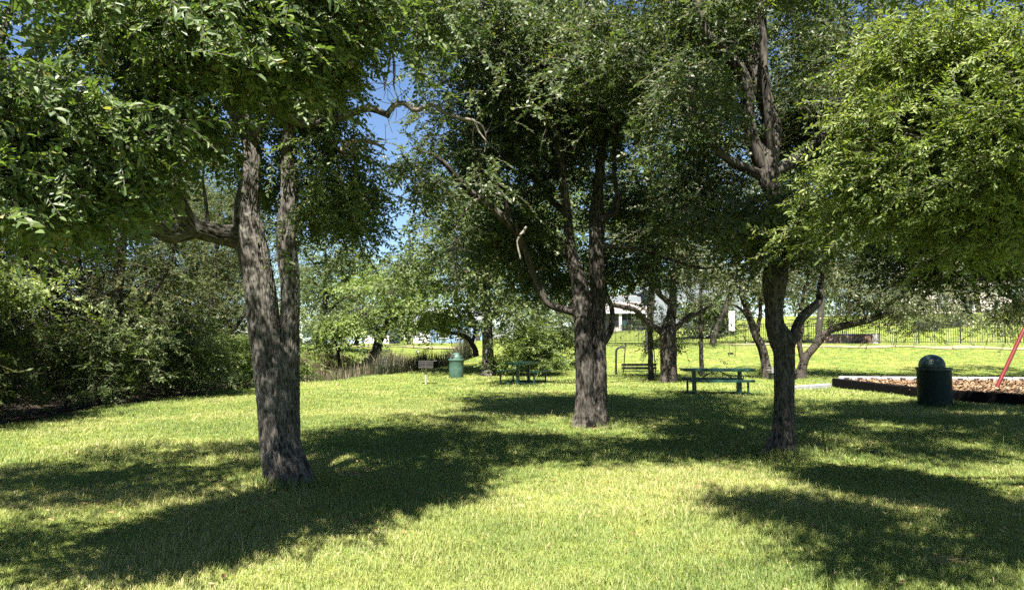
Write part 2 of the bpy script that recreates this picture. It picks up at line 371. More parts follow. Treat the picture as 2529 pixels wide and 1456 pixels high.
class Wood:
    """all tubes of one trunk mesh"""
    def __init__(s): s.V = []; s.Q = []; s.B = []; s.G = []; s.n = 0; s.nodes = []; s.rad = []
    def tube(s, pts, sides=12, step=.15, amp=0.0, freq=24, flare=None, node=True, seed=0):
        """pts: rows x y z r"""
        pts = np.asarray(pts, float)
        Ltot = np.linalg.norm(np.diff(pts[:, :3], axis=0), axis=1).sum()
        c = catmull(pts, max(4, int(Ltot / step))); r = np.maximum(c[:, 3], .002); c = c[:, :3]; n = len(c)
        if amp == 0 and n > 4:
            c[1:-1] += (rng.random((n - 2, 3)) - .5) * np.minimum(r[1:-1, None] * .35, .03)
        T = np.gradient(c, axis=0); T /= np.linalg.norm(T, axis=1)[:, None] + 1e-9
        u = np.cross(T[0], [0.3, .2, 1.0] if abs(T[0][2]) < .9 else [1, 0, 0]); u /= np.linalg.norm(u)
        U = np.zeros_like(c)
        for i in range(n):
            u = u - T[i] * u.dot(T[i]); u /= np.linalg.norm(u) + 1e-9; U[i] = u
        W = np.cross(T, U)
        a = np.arange(sides) * 2 * math.pi / sides
        v = np.concatenate([[0], np.cumsum(np.linalg.norm(np.diff(c, axis=0), axis=1))])
        rr = np.repeat(r[:, None], sides, 1)
        bk = np.stack([np.cos(a)[None] * rr, np.sin(a)[None] * rr, np.repeat(v[:, None], sides, 1)], 2) + seed * 7.3
        rg = np.full(rr.shape, .62)
        if amp:
            q = bk * np.array([freq, freq, freq * .2]); q[..., 0] += 1.2 * vnoise(bk * np.array([5, 5, 3.]), 8)
            d1 = 1 - 2 * np.abs(vnoise(q, 1) - .5); d2 = 1 - 2 * np.abs(vnoise(q * 2.1, 2) - .5)
            rg = np.clip(.18 + .6 * d1 * (.55 + .45 * d2) + .18 * d2, 0, 1); rr = rr + amp * np.minimum(1, r / .12)[:, None] * (d1 * 1.0 + d2 * .5 - .8) + r[:, None] * .12 * (vnoise(bk * np.array([4, 4, 2.2]), 7) - .5)
        if flare:
            hz = c[:, 2] - c[0, 2]
            for ang, am in flare:
                dang = np.abs((a - ang + math.pi) % (2 * math.pi) - math.pi)
                rr = rr + am * np.exp(-(dang / .38) ** 2)[None] * np.exp(-np.maximum(hz, 0) / .28)[:, None]
        else:
            pass
        V = c[:, None] + U[:, None] * (np.cos(a)[None] * rr)[..., None] + W[:, None] * (np.sin(a)[None] * rr)[..., None]
        i = (np.arange(n - 1)[:, None] * sides + np.arange(sides)[None]); j = (np.arange(n - 1)[:, None] * sides + (np.arange(sides) + 1)[None] % sides)
        Q = np.stack([i, j, j + sides, i + sides], 2).reshape(-1, 4) + s.n
        s.V.append(V.reshape(-1, 3)); s.Q.append(Q); s.B.append(bk.reshape(-1, 3)); s.G.append(rg.ravel()); s.n += n * sides
        if node:
            k = max(1, int(.25 / max(step, .01)))
            s.nodes.append(c[::k]); s.rad.append(r[::k])
    def build(s, name, mat, parent, off):
        V = np.concatenate(s.V) - off; Q = np.concatenate(s.Q)
        return link(name, mesh_np(name, V, Q.ravel(), np.full(len(Q), 4), [mat], None, True, {'bk': ('FLOAT_VECTOR', np.concatenate(s.B)), 'rg': ('FLOAT', np.concatenate(s.G))}), parent)

def template(nl, L, ll, lw, fine, g, curl=.25):
    """one leafy spray: quads, per-vertex leaf id"""
    t = np.linspace(.08, 1, nl) * L + (g.random(nl) - .5) * L / nl
    pos = np.stack([t, .04 * L * np.sin(t / L * 5 + g.random() * 6), -.22 * t * t / L], 1)
    side = np.where(np.arange(nl) % 2, 1, -1)
    ang = side * (R(35) + R(40) * g.random(nl)); ang[-1] *= .2
    el = (g.random(nl) - .62) * 1.1
    d = np.stack([np.cos(ang) * np.cos(el), np.sin(ang) * np.cos(el), np.sin(el)], 1)
    nrm = np.stack([(g.random(nl) - .5) * 2.2, (g.random(nl) - .5) * 2.2, np.ones(nl)], 1)
    s = np.cross(nrm, d); s /= np.linalg.norm(s, axis=1)[:, None]; up = np.cross(d, s)
    l = ll * (.5 + .85 * g.random(nl))[:, None]; wd = lw * (.7 + .5 * g.random(nl))[:, None] / 2
    if fine:
        f = curl * wd
        vs = [pos, pos + d * l * .3 + s * wd * .95 + up * f, pos + d * l * .7 + s * wd * .8 + up * f - up * l * .04, pos + d * l - up * l * .12,
              pos + d * l * .7 - s * wd * .8 + up * f - up * l * .04, pos + d * l * .3 - s * wd * .95 + up * f]
        V = np.stack(vs, 1); q = np.array([[0, 1, 2, 3], [0, 3, 4, 5]])
    else:
        V = np.stack([pos, pos + d * l * .45 + s * wd, pos + d * l, pos + d * l * .45 - s * wd], 1); q = np.array([[0, 1, 2, 3]])
    k = V.shape[1]
    Q = (np.arange(nl)[:, None, None] * k + q[None]).reshape(-1, 4)
    lid = np.repeat(np.arange(nl), k); V = V.reshape(-1, 3)
    # twig
    tw = .0022 if fine else .004
    tp = np.array([[0, 0, 0], [L * .5, .02 * L, -.055 * L], [L, 0, -.22 * L]])
    TV = []
    for p in tp: TV += [p + [0, tw, 0], p + [0, -tw, 0], p + [0, 0, tw * 1.5]]
    b = len(V); TQ = []
    for i in range(2):
        for j in range(3): TQ.append([b + i * 3 + j, b + i * 3 + (j + 1) % 3, b + i * 3 + 3 + (j + 1) % 3, b + i * 3 + 3 + j])
    V = np.concatenate([V, TV]); mi = np.concatenate([np.zeros(len(Q), int), np.ones(6, int)]); Q = np.concatenate([Q, TQ])
    lid = np.concatenate([lid, np.full(9, -1)])
    return V, Q, mi, lid, nl

LK = {}   # leaf kinds: templates
def leafkind(name, nl, L, ll, lw, fine, K=6, seed=1):
    g = np.random.default_rng(seed); LK[name] = [template(nl, L, ll, lw, fine, g) for _ in range(K)]
leafkind('elm', 18, .34, .054, .0245, True, 7, 2)
leafkind('mid', 16, .42, .078, .039, False, 7, 3)
leafkind('right', 16, .36, .064, .03, False, 7, 4)
leafkind('near', 21, .32, .048, .0185, True, 7, 5)
leafkind('far', 12, .75, .15, .085, False, 6, 6)
leafkind('vfar', 11, 1.1, .26, .15, False, 6, 7)
leafkind('oak', 14, .6, .105, .05, False, 6, 8)
leafkind('wood', 19, .5, .078, .038, False, 6, 10)
leafkind('bush', 13, .5, .11, .045, False, 6, 9)

def crown_mesh(name, C, kind, mat, off, droop=-.25, scale=None, radial=None):
    """C: spray positions"""
    n = len(C); T = LK[kind]; which = rng.integers(0, len(T), n)
    if radial is None: yaw = rng.random(n) * 6.283
    else:
        d = C - radial; yaw = np.arctan2(d[:, 1], d[:, 0]) + rng.normal(0, .9, n)
    pit = rng.normal(droop, .38, n); rol = rng.normal(0, .55, n)
    sc_ = (.75 + .5 * rng.random(n)) if scale is None else scale
    cy_, sy_, cp, sp, cr, sr = np.cos(yaw), np.sin(yaw), np.cos(pit), np.sin(pit), np.cos(rol), np.sin(rol)
    Z = np.zeros(n); O = np.ones(n)
    Rz = np.stack([np.stack([cy_, -sy_, Z], 1), np.stack([sy_, cy_, Z], 1), np.stack([Z, Z, O], 1)], 1)
    Ry = np.stack([np.stack([cp, Z, -sp], 1), np.stack([Z, O, Z], 1), np.stack([sp, Z, cp], 1)], 1)
    Rx = np.stack([np.stack([O, Z, Z], 1), np.stack([Z, cr, -sr], 1), np.stack([Z, sr, cr], 1)], 1)
    RR = Rz @ Ry @ Rx * sc_[:, None, None]
    sprnd = rng.random(n) * .5 + .5 * vnoise(C * .9, 21)
    Vs, Qs, Ms, Rs = [], [], [], []; base = 0
    for k, (TV, TQ, mi, lid, nl) in enumerate(T):
        I = np.nonzero(which == k)[0]
        if not len(I): continue
        V = np.einsum('sij,vj->svi', RR[I], TV) + C[I][:, None]
        Qs.append((TQ[None] + (base + np.arange(len(I)) * len(TV))[:, None, None]).reshape(-1, 4)); base += len(I) * len(TV)
        lr = rng.random((len(I), nl + 1)); rv = np.clip(.5 * lr[:, lid] + .5 * sprnd[I][:, None], 0, .97); rv = np.where(lr[:, lid] > .985, 1.0, rv)
        Vs.append(V.reshape(-1, 3)); Ms.append(np.tile(mi, len(I))); Rs.append(rv.ravel())
    V = np.concatenate(Vs) - off; Q = np.concatenate(Qs)
    return mesh_np(name, V, Q.ravel(), np.full(len(Q), 4), [mat, M_twig], np.concatenate(Ms), False, {'rnd': ('FLOAT', np.concatenate(Rs))})

def blob_points(blobs, clump=1.1, thr=.42, shell=.5, seed=0, keepout=None):
    """blobs: cx cy cz rx ry rz n -> spray positions gathered in flat leafy clumps, and the centre of each one's clump"""
    out = []; ctr = []
    for cx, cy_, cz, rx, ry, rz, n in blobs:
        per = 20; m = max(3, int(n / per)); mm = m * 3
        d = rng.normal(size=(mm, 3)); d /= np.linalg.norm(d, axis=1)[:, None]
        r = rng.random(mm) ** (1 / (3 * (1 - shell) + shell * 5))
        wob = .7 + .5 * vnoise(d * 1.7 + cx, seed + 3)
        c = np.array([cx, cy_, cz]) + d * (r * wob)[:, None] * np.array([rx, ry, rz])
        c = c[vnoise(c * clump * .8, seed + 11) > thr - .06][:m]
        cs = (.49 / clump) * (.55 + .9 * rng.random(len(c)))
        k = np.maximum(3, (per * (.5 + rng.random(len(c)))).astype(int)); idx = np.repeat(np.arange(len(c)), k)
        p = c[idx] + rng.normal(size=(len(idx), 3)) * cs[idx][:, None] * np.array([.55, .55, .24])
        p[:, 2] -= .35 * ((p[:, :2] - c[idx][:, :2]) ** 2).sum(1) / np.maximum(cs[idx], .05)
        out.append(p); ctr.append(c[idx])
    p = np.concatenate(out); q = np.concatenate(ctr)
    k = p[:, 2] > hgt(p[:, 0], p[:, 1]) + .25
    if keepout is not None: k &= ~keepout(p)
    return p[k], q[k]

def pixel(p):
    """picture position of points"""
    d = p - np.array([0, 0, CAM_H]); fw = d[:, 1] * math.cos(TH) + d[:, 2] * math.sin(TH); up = -d[:, 1] * math.sin(TH) + d[:, 2] * math.cos(TH)
    return 1264 + F * d[:, 0] / fw, 728 - F * up / fw

def pb(px, py, D, rx, ry, rd, n):
    """blob given in picture units at distance D"""
    c = P(px, py, D); return (c[0], c[1], c[2], rx * D / F, rd, ry * D / F, n)

def limb(pts, D):
    """picture polyline (px, py, width[, D]) -> rows x y z r"""
    out = []
    for q in pts:
        d = q[3] if len(q) > 3 else D
        p = P(q[0], q[1], d); out.append([*p, q[2] * d / F / 2])
    return out

def grow(wood, targets, base_r=.03, min_r=.005, sides=5, up=.15):
    """thin branches from the skeleton out to targets, nearest first"""
    nodes = np.concatenate(wood.nodes); rad = np.concatenate(wood.rad)
    T = np.asarray(targets)
    d0 = np.array([np.min(np.linalg.norm(nodes - t, axis=1)) for t in T]); order = np.argsort(d0)
    for k in order:
        t = T[k]; d = np.linalg.norm(nodes - t, axis=1); i = int(np.argmin(d + .25 * np.maximum(0, nodes[:, 2] - t[2])))
        L = d[i]
        if L < .15: continue
        a = nodes[i]; r0 = min(rad[i] * .7, base_r * (.5 + .25 * L)); r0 = max(r0, min_r * 1.5)
        m = (a + t) / 2 + np.array([rng.normal(0, .1), rng.normal(0, .1), up + rng.normal(0, .08)]) * L
        rows = [[*a, r0], [*((a + m) / 2 + rng.normal(0, .05, 3) * L), r0 * .8], [*m, r0 * .62], [*((t + m) / 2 + rng.normal(0, .05, 3) * L), r0 * .42], [*t, min_r]]
        wood.tube(rows, sides, .12 if L < 3 else .25, node=False)
        q = catmull(np.array(rows), 8)
        nodes = np.concatenate([nodes, q[2:, :3]]); rad = np.concatenate([rad, q[2:, 3]])

def tree(name, label, cat, limbs, blobs, kind, leaf, bark, D, nb=60, clump=1.1, thr=.42, droop=-.25, trunk_opt=None, base_r=.03, group=None, keepout=None, shell=.5, extra=None, min_r=.005, crown_name='crown', seed=0):
    first = limbs[0][0]
    b = np.array(first[:3]); b[2] = gz(b[0], b[1])
    th = thing(name, label, cat, b, 0, group)
    wd = Wood()
    for k, L in enumerate(limbs):
        opt = dict(sides=10, step=.2)
        if trunk_opt: opt.update(trunk_opt[0] if k < trunk_opt[1] else trunk_opt[2])
        if k: opt.pop('flare', None)
        wd.tube(L, seed=k + 1, **opt)
    pts, ctr = blob_points(blobs, clump, thr, shell, seed, keepout)
    if nb:
        T = ctr[rng.choice(len(ctr), min(nb, len(ctr)), replace=False)]
        grow(wd, T, base_r, min_r)
    wd.build('trunk', bark, th, b)
    link(crown_name, crown_mesh(crown_name, pts, kind, leaf, b, droop, None, ctr), th)
    if extra: extra(th, b)
    return th

# ---- sky gap keeper: the strip of open sky between the left tree and the middle tree
def gap(p):
    px, py = pixel(p)
    c = np.interp(py, [60, 280, 450, 620], [965, 925, 950, 985]); hw = np.interp(py, [0, 90, 180, 300, 330, 450, 620, 640], [10, 55, 70, 85, 55, 26, 22, 0])
    hw = hw * (.75 + .5 * vnoise(np.stack([px * .02, py * .02, 0 * px], 1), 44))
    return (np.abs(px - c) < hw) & (py > 20) & (py < 640)

def left_keep(p):
    px, py = pixel(p)
    lim = np.interp(px, [-400, 0, 100, 200, 300, 350, 420, 470, 540, 575], [610, 600, 590, 600, 560, 495, 455, 440, 420, 390])
    low = (px < 575) & (py > lim - 75 + 40 * (vnoise(np.stack([px * .03, py * .03, 0 * px], 1), 45) - .5)) & (p[:, 1] < 9.5)
    stem = (px > 575) & (px < 668) & (py > 395) & (p[:, 1] < 8.4)
    hole = (px > 440) & (px < 580) & (py > 395) & (py < 560) & (vnoise(np.stack([px * .02, py * .02, 0 * px], 1), 46) > .35)
    corner = (np.hypot((px - 60) / 105, (py - 40) / 100) < .75 + .5 * vnoise(np.stack([px * .02, py * .02, 0 * px], 1), 48)) & (p[:, 1] < 8)
    return gap(p) | low | stem | hole | corner | left_limbs(p)
def near_limbs(lines, width, dmax, ymin=0, ymax=2000):
    L = np.concatenate([np.stack([np.interp(np.linspace(0, len(q) - 1, 60), np.arange(len(q)), [v[0] for v in q]), np.interp(np.linspace(0, len(q) - 1, 60), np.arange(len(q)), [v[1] for v in q])], 1) for q in lines])
    def f(p):
        px, py = pixel(p); m = (p[:, 1] < dmax) & (py > ymin) & (py < ymax); out = np.zeros(len(p), bool); I = np.nonzero(m)[0]
        if len(I):
            d = np.min(np.hypot(px[I][:, None] - L[None, :, 0], py[I][:, None] - L[None, :, 1]), axis=1)
            out[I] = d < width * (dmax / np.maximum(p[I][:, 1], 4)) ** 2 * (.4 + 1.1 * vnoise(p[I] * 1.5, 61))
        return out
    return f
mid_limbs = near_limbs([[(1443, 800), (1430, 690), (1406, 590), (1394, 475), (1385, 400)], [(1478, 800), (1473, 600), (1476, 475), (1485, 370)], [(1416, 769), (1338, 722), (1308, 652), (1267, 563), (1162, 475), (1100, 405)], [(1482, 545), (1518, 524), (1520, 430)]], 34, 14.0, 370)
right_limbs = near_limbs([[(1935, 620), (1942, 570)], [(1775, 374), (1835, 413), (1896, 430), (1985, 380), (2025, 340)], [(1850, 320), (1838, 200), (1748, 90), (1722, 0)], [(1900, 400), (1908, 310), (1858, 120), (1850, 0)], [(1898, 300), (1888, 165), (1885, 0)]], 26, 10.6, 0)
left_limbs = near_limbs([[(618, 450), (623, 380), (606, 315), (568, 245), (553, 190)], [(568, 240), (632, 250), (685, 280), (722, 297), (842, 292)], [(714, 480), (712, 350), (722, 295), (760, 250)], [(590, 580), (480, 568), (372, 563), (325, 575)], [(460, 540), (402, 430)]], 26, 8.3, 150)
def sky_right(p):
    px, py = pixel(p); return (np.abs(px - np.interp(py, [0, 60, 150], [1912, 1935, 1948])) < 20 * (.5 + vnoise(np.stack([px * .03, py * .03, 0 * px], 1), 47))) & (py < 165) & (py > -20)
def mid_keep(p): return gap(p) | mid_limbs(p)
def right_keep(p): return right_limbs(p) | sky_right(p)
# ---- big tree on the left
D1 = 8.2
L1 = [
    limb([(716, 1222, 112), (706, 1165, 100), (692, 1100, 92), (684, 1000, 90), (672, 900, 86), (652, 800, 74), (639, 700, 70), (624, 620, 70), (614, 570, 68), (608, 520, 58), (618, 450, 46), (623, 380, 40), (606, 315, 40), (568, 245, 40), (553, 190, 34, 7.9), (545, 100, 28, 7.6), (560, -60, 20, 7.2), (600, -200, 12, 7)], D1),
    limb([(706, 1090, 62), (708, 980, 56), (711, 900, 50), (715, 800, 44), (717, 700, 43), (709, 625, 46), (709, 560, 46), (714, 480, 38), (712, 400, 34), (712, 350, 32), (722, 295, 30), (752, 255, 28, 8.4), (800, 195, 24, 8.6), (840, 100, 20, 8.8), (870, -40, 14, 9), (880, -160, 8, 9.2)], D1 + .05),
    limb([(610, 600, 56, 8.2), (580, 585, 52, 8.15), (535, 577, 46, 8.0), (480, 566, 45, 7.85), (425, 578, 42, 7.7), (372, 563, 33, 7.6), (338, 556, 24, 7.5), (322, 530, 14, 7.4), (315, 510, 8, 7.35)], D1),
    limb([(365, 565, 30, 7.6), (342, 572, 26, 7.55), (328, 590, 12, 7.5)], D1),
    limb([(485, 570, 40, 7.85), (458, 535, 42, 7.75), (432, 480, 36, 7.5), (402, 430, 30, 7.2), (375, 350, 24, 6.8), (330, 250, 18, 6.4), (270, 150, 12, 6), (200, 60, 8, 5.6)], D1),
    limb([(515, 560, 14, 7.95), (511, 535, 11, 7.95), (508, 500, 9, 7.95), (500, 440, 6, 7.9)], D1),
    limb([(562, 235, 34), (595, 228, 32), (632, 250, 30), (685, 280, 30), (722, 297, 28), (775, 305, 24), (842, 292, 20), (887, 273, 17), (920, 270, 16), (962, 286, 15)], D1 - .05),
    limb([(568, 250, 30, 8.0), (520, 180, 26, 7.6), (450, 110, 22, 7.1), (370, 40, 18, 6.6), (290, -60, 12, 6.2)], D1),
    limb([(622, 345, 14), (660, 290, 12, 8), (690, 230, 9, 7.9), (680, 170, 6, 7.8)], D1),
    limb([(0, 150, 12, 5.2), (2, 95, 20, 5.3), (22, 30, 20, 5.5), (58, 6, 18, 5.7), (84, -18, 18, 5.9), (180, -120, 20, 6.3), (330, -170, 22, 6.9), (480, -130, 26, 7.3), (550, 30, 26, 7.7)], D1),
]
dead_limb = [limb([(955, 285, 15), (972, 262, 14), (997, 256, 13), (1027, 272, 12), (1067, 260, 10), (1102, 280, 9), (1142, 293, 8), (1172, 300, 7), (1182, 325, 5), (1212, 362, 3)], D1 - .05),
             limb([(842, 372, 15), (872, 350, 13), (907, 350, 11), (935, 358, 8), (955, 372, 4)], D1),
             limb([(905, 351, 8), (897, 368, 7), (880, 376, 6), (862, 372, 5)], D1),
             limb([(1172, 300, 5), (1190, 310, 4), (1200, 340, 3), (1196, 375, 2)], D1),
             limb([(1035, 270, 5), (1070, 262, 4), (1105, 262, 3), (1122, 270, 2)], D1),
             limb([(965, 95, 7), (962, 150, 6), (955, 190, 4), (948, 225, 2)], D1 - .1), limb([(965, 95, 7), (973, 160, 5), (972, 210, 4), (985, 250, 2)], D1 - .1), limb([(970, 280, 4), (985, 310, 3), (1000, 335, 2)], D1)]
B1 = [pb(150, 250, 4.7, 270, 220, .9, 1863), pb(110, 480, 4.5, 190, 100, .7, 869), pb(420, 120, 4.9, 240, 170, 1.0, 1552), pb(320, 360, 4.9, 190, 150, .9, 1271),
      pb(390, 490, 6.8, 130, 70, .8, 588), pb(640, 60, 5.5, 230, 120, 1.0, 1178), pb(840, 80, 5.9, 130, 120, .9, 714), pb(820, 350, 8.6, 80, 210, .7, 745),
      pb(985, 10, 6.8, 110, 60, .6, 300), pb(850, 520, 9.0, 70, 120, .7, 403), pb(60, 560, 6.6, 140, 70, 1.0, 465), pb(600, 430, 7.4, 50, 50, .4, 76), pb(660, 440, 9.2, 90, 120, .7, 294),
      pb(560, 330, 8.9, 120, 110, .8, 434), pb(760, 200, 9.0, 110, 110, .7, 372), pb(230, 560, 7.4, 120, 40, .8, 232),
      pb(700, -120, 6.0, 260, 120, 1.0, 962), pb(400, -140, 5.2, 300, 130, .9, 962), (-4.3, 3.41, 3.6, 1.1, 1, 0.6, 504), (-3.2, 3.65, 4, 0.9, 0.8, 0.5, 360),
      (-5.2, 5.1, 4.7, 1.6, 1.2, .5, 840), (-2.2, 5.2, 5.4, 1.1, .9, .5, 630), (-2.4, 6.3, 5.0, 1.1, .9, .5, 570), (-3.6, 6.64, 7, 2.2, 2.4, 1.1, 1560), (-5.9, 5.61, 5.8, 2.2, 2, 1, 1440), (-3.2, 8.51, 5.8, 1.9, 1.3, 1, 840), (-6.4, 5.9, 4.8, 2.2, 1.5, 0.9, 960), (-7.4, 5.4, 4.6, 1.6, 1.8, 0.9, 720)]
def extra1(th, b):
    for L in (dead_limb[:1] + dead_limb[3:5], dead_limb[1:3], dead_limb[5:7]):
        w2 = Wood()
        for k, q in enumerate(L):
            w2.tube(q, 8, .05, node=True, seed=k)
        nd = np.concatenate(w2.nodes)
        for _ in range(26):
            a = nd[rng.integers(len(nd))]; t = a + rng.normal(0, 1, 3) * np.array([.14, .12, .16])
            w2.tube([[*a, .004], [*((a + t) / 2 + rng.normal(0, .02, 3)), .003], [*t, .0015]], 4, .05, node=False)
        w2.build('bare_branch', M_dead if L is not dead_limb[5:7] else M_bark_dark, th, b)
tree('elm_tree', 'large furrowed tree at the left with forked trunk and thick low limb reaching left', 'tree', L1, B1, 'elm', M_leaf_elm, M_bark, D1, nb=150,
     clump=1.5, thr=.48, droop=-.4, trunk_opt=(dict(sides=230, step=.014, amp=.02, freq=58, flare=[(4.25, .24), (3.3, .1), (1.6, .06), (5.5, .1), (.4, .1)]), 3, dict(sides=28, step=.06, amp=.008, freq=30)), keepout=left_keep, extra=extra1, base_r=.028)

# ---- two-stemmed tree in the middle
D2 = 14.0
L2 = [
    limb([(1446, 1056, 46), (1446, 1030, 44), (1444, 1000, 40), (1442, 900, 41), (1438, 800, 41), (1436, 750, 42), (1428, 690, 36), (1412, 640, 30), (1406, 590, 24), (1402, 540, 22), (1394, 475, 20, 13.8), (1385, 400, 18, 13.6), (1365, 300, 14, 13.3), (1350, 150, 10, 13)], D2),
    limb([(1481, 1054, 40), (1481, 1030, 38), (1481, 1000, 34), (1480, 900, 33), (1478, 800, 32), (1475, 700, 36), (1473, 600, 38), (1473, 530, 34), (1476, 475, 26), (1482, 400, 21), (1488, 340, 18, 14.2), (1500, 240, 15, 14.5), (1530, 100, 12, 15)], D2 + .1),
    limb([(1432, 775, 26), (1416, 769, 22), (1389, 763, 19), (1355, 750, 18), (1338, 722, 17), (1321, 688, 16), (1308, 652, 16, 13.8), (1290, 600, 18, 13.6), (1267, 563, 20, 13.4), (1222, 520, 20, 13.2), (1162, 475, 18, 13), (1117, 425, 14, 12.8), (1080, 390, 10, 12.6), (1020, 365, 5, 12.4)], D2),
    limb([(1482, 545, 18), (1500, 532, 18), (1518, 524, 17), (1524, 490, 13), (1516, 420, 10), (1520, 330, 8)], D2),
    limb([(1489, 845, 20), (1505, 820, 18), (1512, 790, 15), (1509, 755, 12), (1498, 728, 10), (1492, 700, 8)], D2 + .2),
    limb([(1475, 600, 18), (1500, 608, 14), (1569, 613, 10, 13.8), (1647, 637, 8, 13.6), (1725, 661, 6, 13.4), (1775, 660, 3, 13.3)], D2),
    limb([(1265, 560, 14, 13.4), (1240, 490, 10, 13.2), (1200, 470, 8, 13), (1150, 490, 5, 12.8)], D2),
    limb([(1400, 530, 16, 14), (1340, 470, 14, 14.3), (1270, 370, 11, 14.6), (1200, 250, 8, 15)], D2),
    limb([(1490, 350, 14, 14.2), (1560, 290, 12, 14.3), (1640, 330, 11, 14.4), (1690, 348, 9, 14.5)], D2),
]
B2 = [pb(1330, 120, 14, 300, 170, 2.3, 3200), pb(1190, 260, 13.3, 160, 150, 1.8, 1312), pb(1090, 420, 13, 140, 105, 1.4, 896), pb(1260, 440, 14.5, 170, 130, 1.8, 992), pb(1290, 610, 14.6, 150, 95, 1.6, 896),
      pb(1560, 160, 14.5, 230, 180, 2.3, 2560), pb(1600, 330, 13.8, 160, 130, 1.8, 1024), pb(1600, 520, 15, 130, 120, 1.8, 800), pb(1450, 380, 16, 160, 140, 1.4, 640), pb(1390, 650, 15.5, 100, 80, 1.2, 384), pb(1570, 640, 15, 90, 60, 1.2, 352),
      (1.4, 11.2, 5.7, 1.3, .9, .6, 456), (0.4, 14.2, 8.8, 3.4, 2.4, 1.3, 1560), (2.8, 14.4, 8.6, 2.8, 2.4, 1.2, 1080), (-3.0, 9.4, 7.6, 1.6, 1.6, .9, 504), (2, 15.9, 6.8, 2.6, 1.5, 1.2, 744),
      (-1.8, 7.2, 7.6, 1.6, 1.2, 0.7, 1080), (0.2, 6.5, 7.4, 1.8, 1.3, 0.6, 1260), (-0.8, 15.2, 8, 2.2, 1.6, 1, 600), (4.6, 16.4, 9.2, 2.2, 1.3, .8, 700), (4.6, 14.6, 7.6, 2.2, 1.8, 1, 624)]
def extra2(th, b):
    w2 = Wood()
    for k, q in enumerate([limb([(1195, 480, 6), (1150, 520, 5), (1128, 560, 4), (1120, 610, 4), (1126, 670, 3), (1140, 720, 2)], 12.6), limb([(1300, 560, 7), (1278, 595, 6), (1285, 640, 4)], 13), limb([(1170, 495, 6), (1230, 478, 6), (1265, 500, 5)], 12.7)]):
        w2.tube(q, 6, .05, seed=k)
    nd = np.concatenate(w2.nodes[:1]); nd = nd[len(nd) // 2:]
    for _ in range(46):
        a = nd[rng.integers(len(nd))]; t = a + rng.normal(0, 1, 3) * np.array([.13, .12, .2]) - np.array([0, 0, .1])
        w2.tube([[*a, .006], [*((a + t) / 2 + rng.normal(0, .03, 3)), .005], [*t, .003]], 4, .06, node=False)
    w2.build('dead_branch', M_dead, th, b)
tree('elm_tree', 'dark tree in the middle of the lawn with two trunks pressed together at the base', 'tree', L2, B2, 'mid', M_leaf_mid, M_bark_dark, D2, nb=170, clump=.95, thr=.5, droop=-.3,
     trunk_opt=(dict(sides=130, step=.025, amp=.018, freq=46, flare=[(1.7, .15), (3.0, .07), (4.6, .15), (5.9, .08)]), 2, dict(sides=14, step=.1, amp=.006, freq=26)), keepout=mid_keep, extra=extra2)

# ---- slimmer tree right of the middle
D3 = 10.4
L3 = [
    limb([(1930, 1128, 54), (1933, 1105, 48), (1936, 1070, 44), (1936, 1000, 44), (1936, 920, 46), (1935, 870, 48), (1928, 838, 56), (1914, 805, 44), (1911, 780, 41), (1910, 750, 42), (1911, 715, 52), (1914, 685, 58), (1924, 655, 42), (1938, 628, 30), (1944, 600, 27), (1942, 570, 27), (1930, 520, 32), (1908, 470, 42), (1896, 430, 46), (1902, 370, 44), (1908, 310, 40, 10.5), (1880, 220, 36, 10.6), (1858, 120, 32, 10.7), (1850, 0, 26, 10.8), (1840, -120, 18, 11)], D3),
    limb([(1908, 690, 42), (1901, 668, 34), (1899, 658, 26)], D3),
    limb([(1912, 680, 18), (1914, 640, 14), (1918, 600, 11), (1910, 560, 8)], D3 - .05),
    limb([(1940, 870, 32), (1958, 832, 24), (1972, 795, 22, 10.6), (1998, 766, 22, 10.8), (2022, 742, 18, 11), (2024, 708, 14, 11.1), (2040, 640, 9, 11.2)], D3),
    limb([(1894, 440, 32), (1872, 430, 28), (1835, 413, 24, 10.2), (1775, 374, 20, 10), (1730, 300, 16, 9.8), (1700, 200, 12, 9.6)], D3),
    limb([(1900, 430, 30), (1935, 413, 28), (1985, 380, 24, 10.6), (2025, 340, 20, 10.8), (2070, 290, 16, 11), (2120, 240, 12, 11.2)], D3),
    limb([(1880, 410, 34), (1850, 320, 36, 10.3), (1838, 200, 32, 10.2), (1790, 130, 28, 10.1), (1748, 90, 24, 10), (1720, 0, 18, 9.9), (1700, -80, 12, 9.8)], D3),
    limb([(1905, 400, 24), (1898, 300, 22, 10.2), (1888, 165, 18, 10.1), (1885, 0, 15, 10), (1900, -120, 10, 10)], D3),
]
B3 = [pb(1830, 60, 10.6, 150, 120, 1.6, 1140), pb(1740, 250, 10, 120, 150, 1.4, 960), pb(2040, 110, 10.8, 150, 150, 1.5, 1140), pb(2060, 300, 11, 130, 120, 1.3, 870), pb(2060, 470, 11, 130, 95, 1.2, 660),
      pb(1880, 520, 9.9, 150, 90, 1.1, 960), pb(1760, 450, 10.4, 100, 90, 1.0, 495), pb(1900, 300, 11.4, 150, 130, .8, 570), pb(1980, 620, 11.6, 60, 40, .6, 90), pb(1850, 620, 10.2, 60, 45, .6, 120),
      (3.2, 11.2, 7.6, 2.2, 1.8, 1, 1040), (5, 11.6, 6.9, 1.9, 1.6, 1, 806), (4, 13.0, 6.6, 1.9, 1.2, 0.9, 598),
      (3.3, 7.9, 5.9, 1.1, .8, .5, 468), (2.3, 6.9, 6.6, 1.8, 1.1, 0.6, 1300), (4.4, 6.9, 6.6, 1.9, 1.2, 0.6, 1430), (6.2, 7.7, 6.6, 1.8, 1.4, 0.7, 1300)]
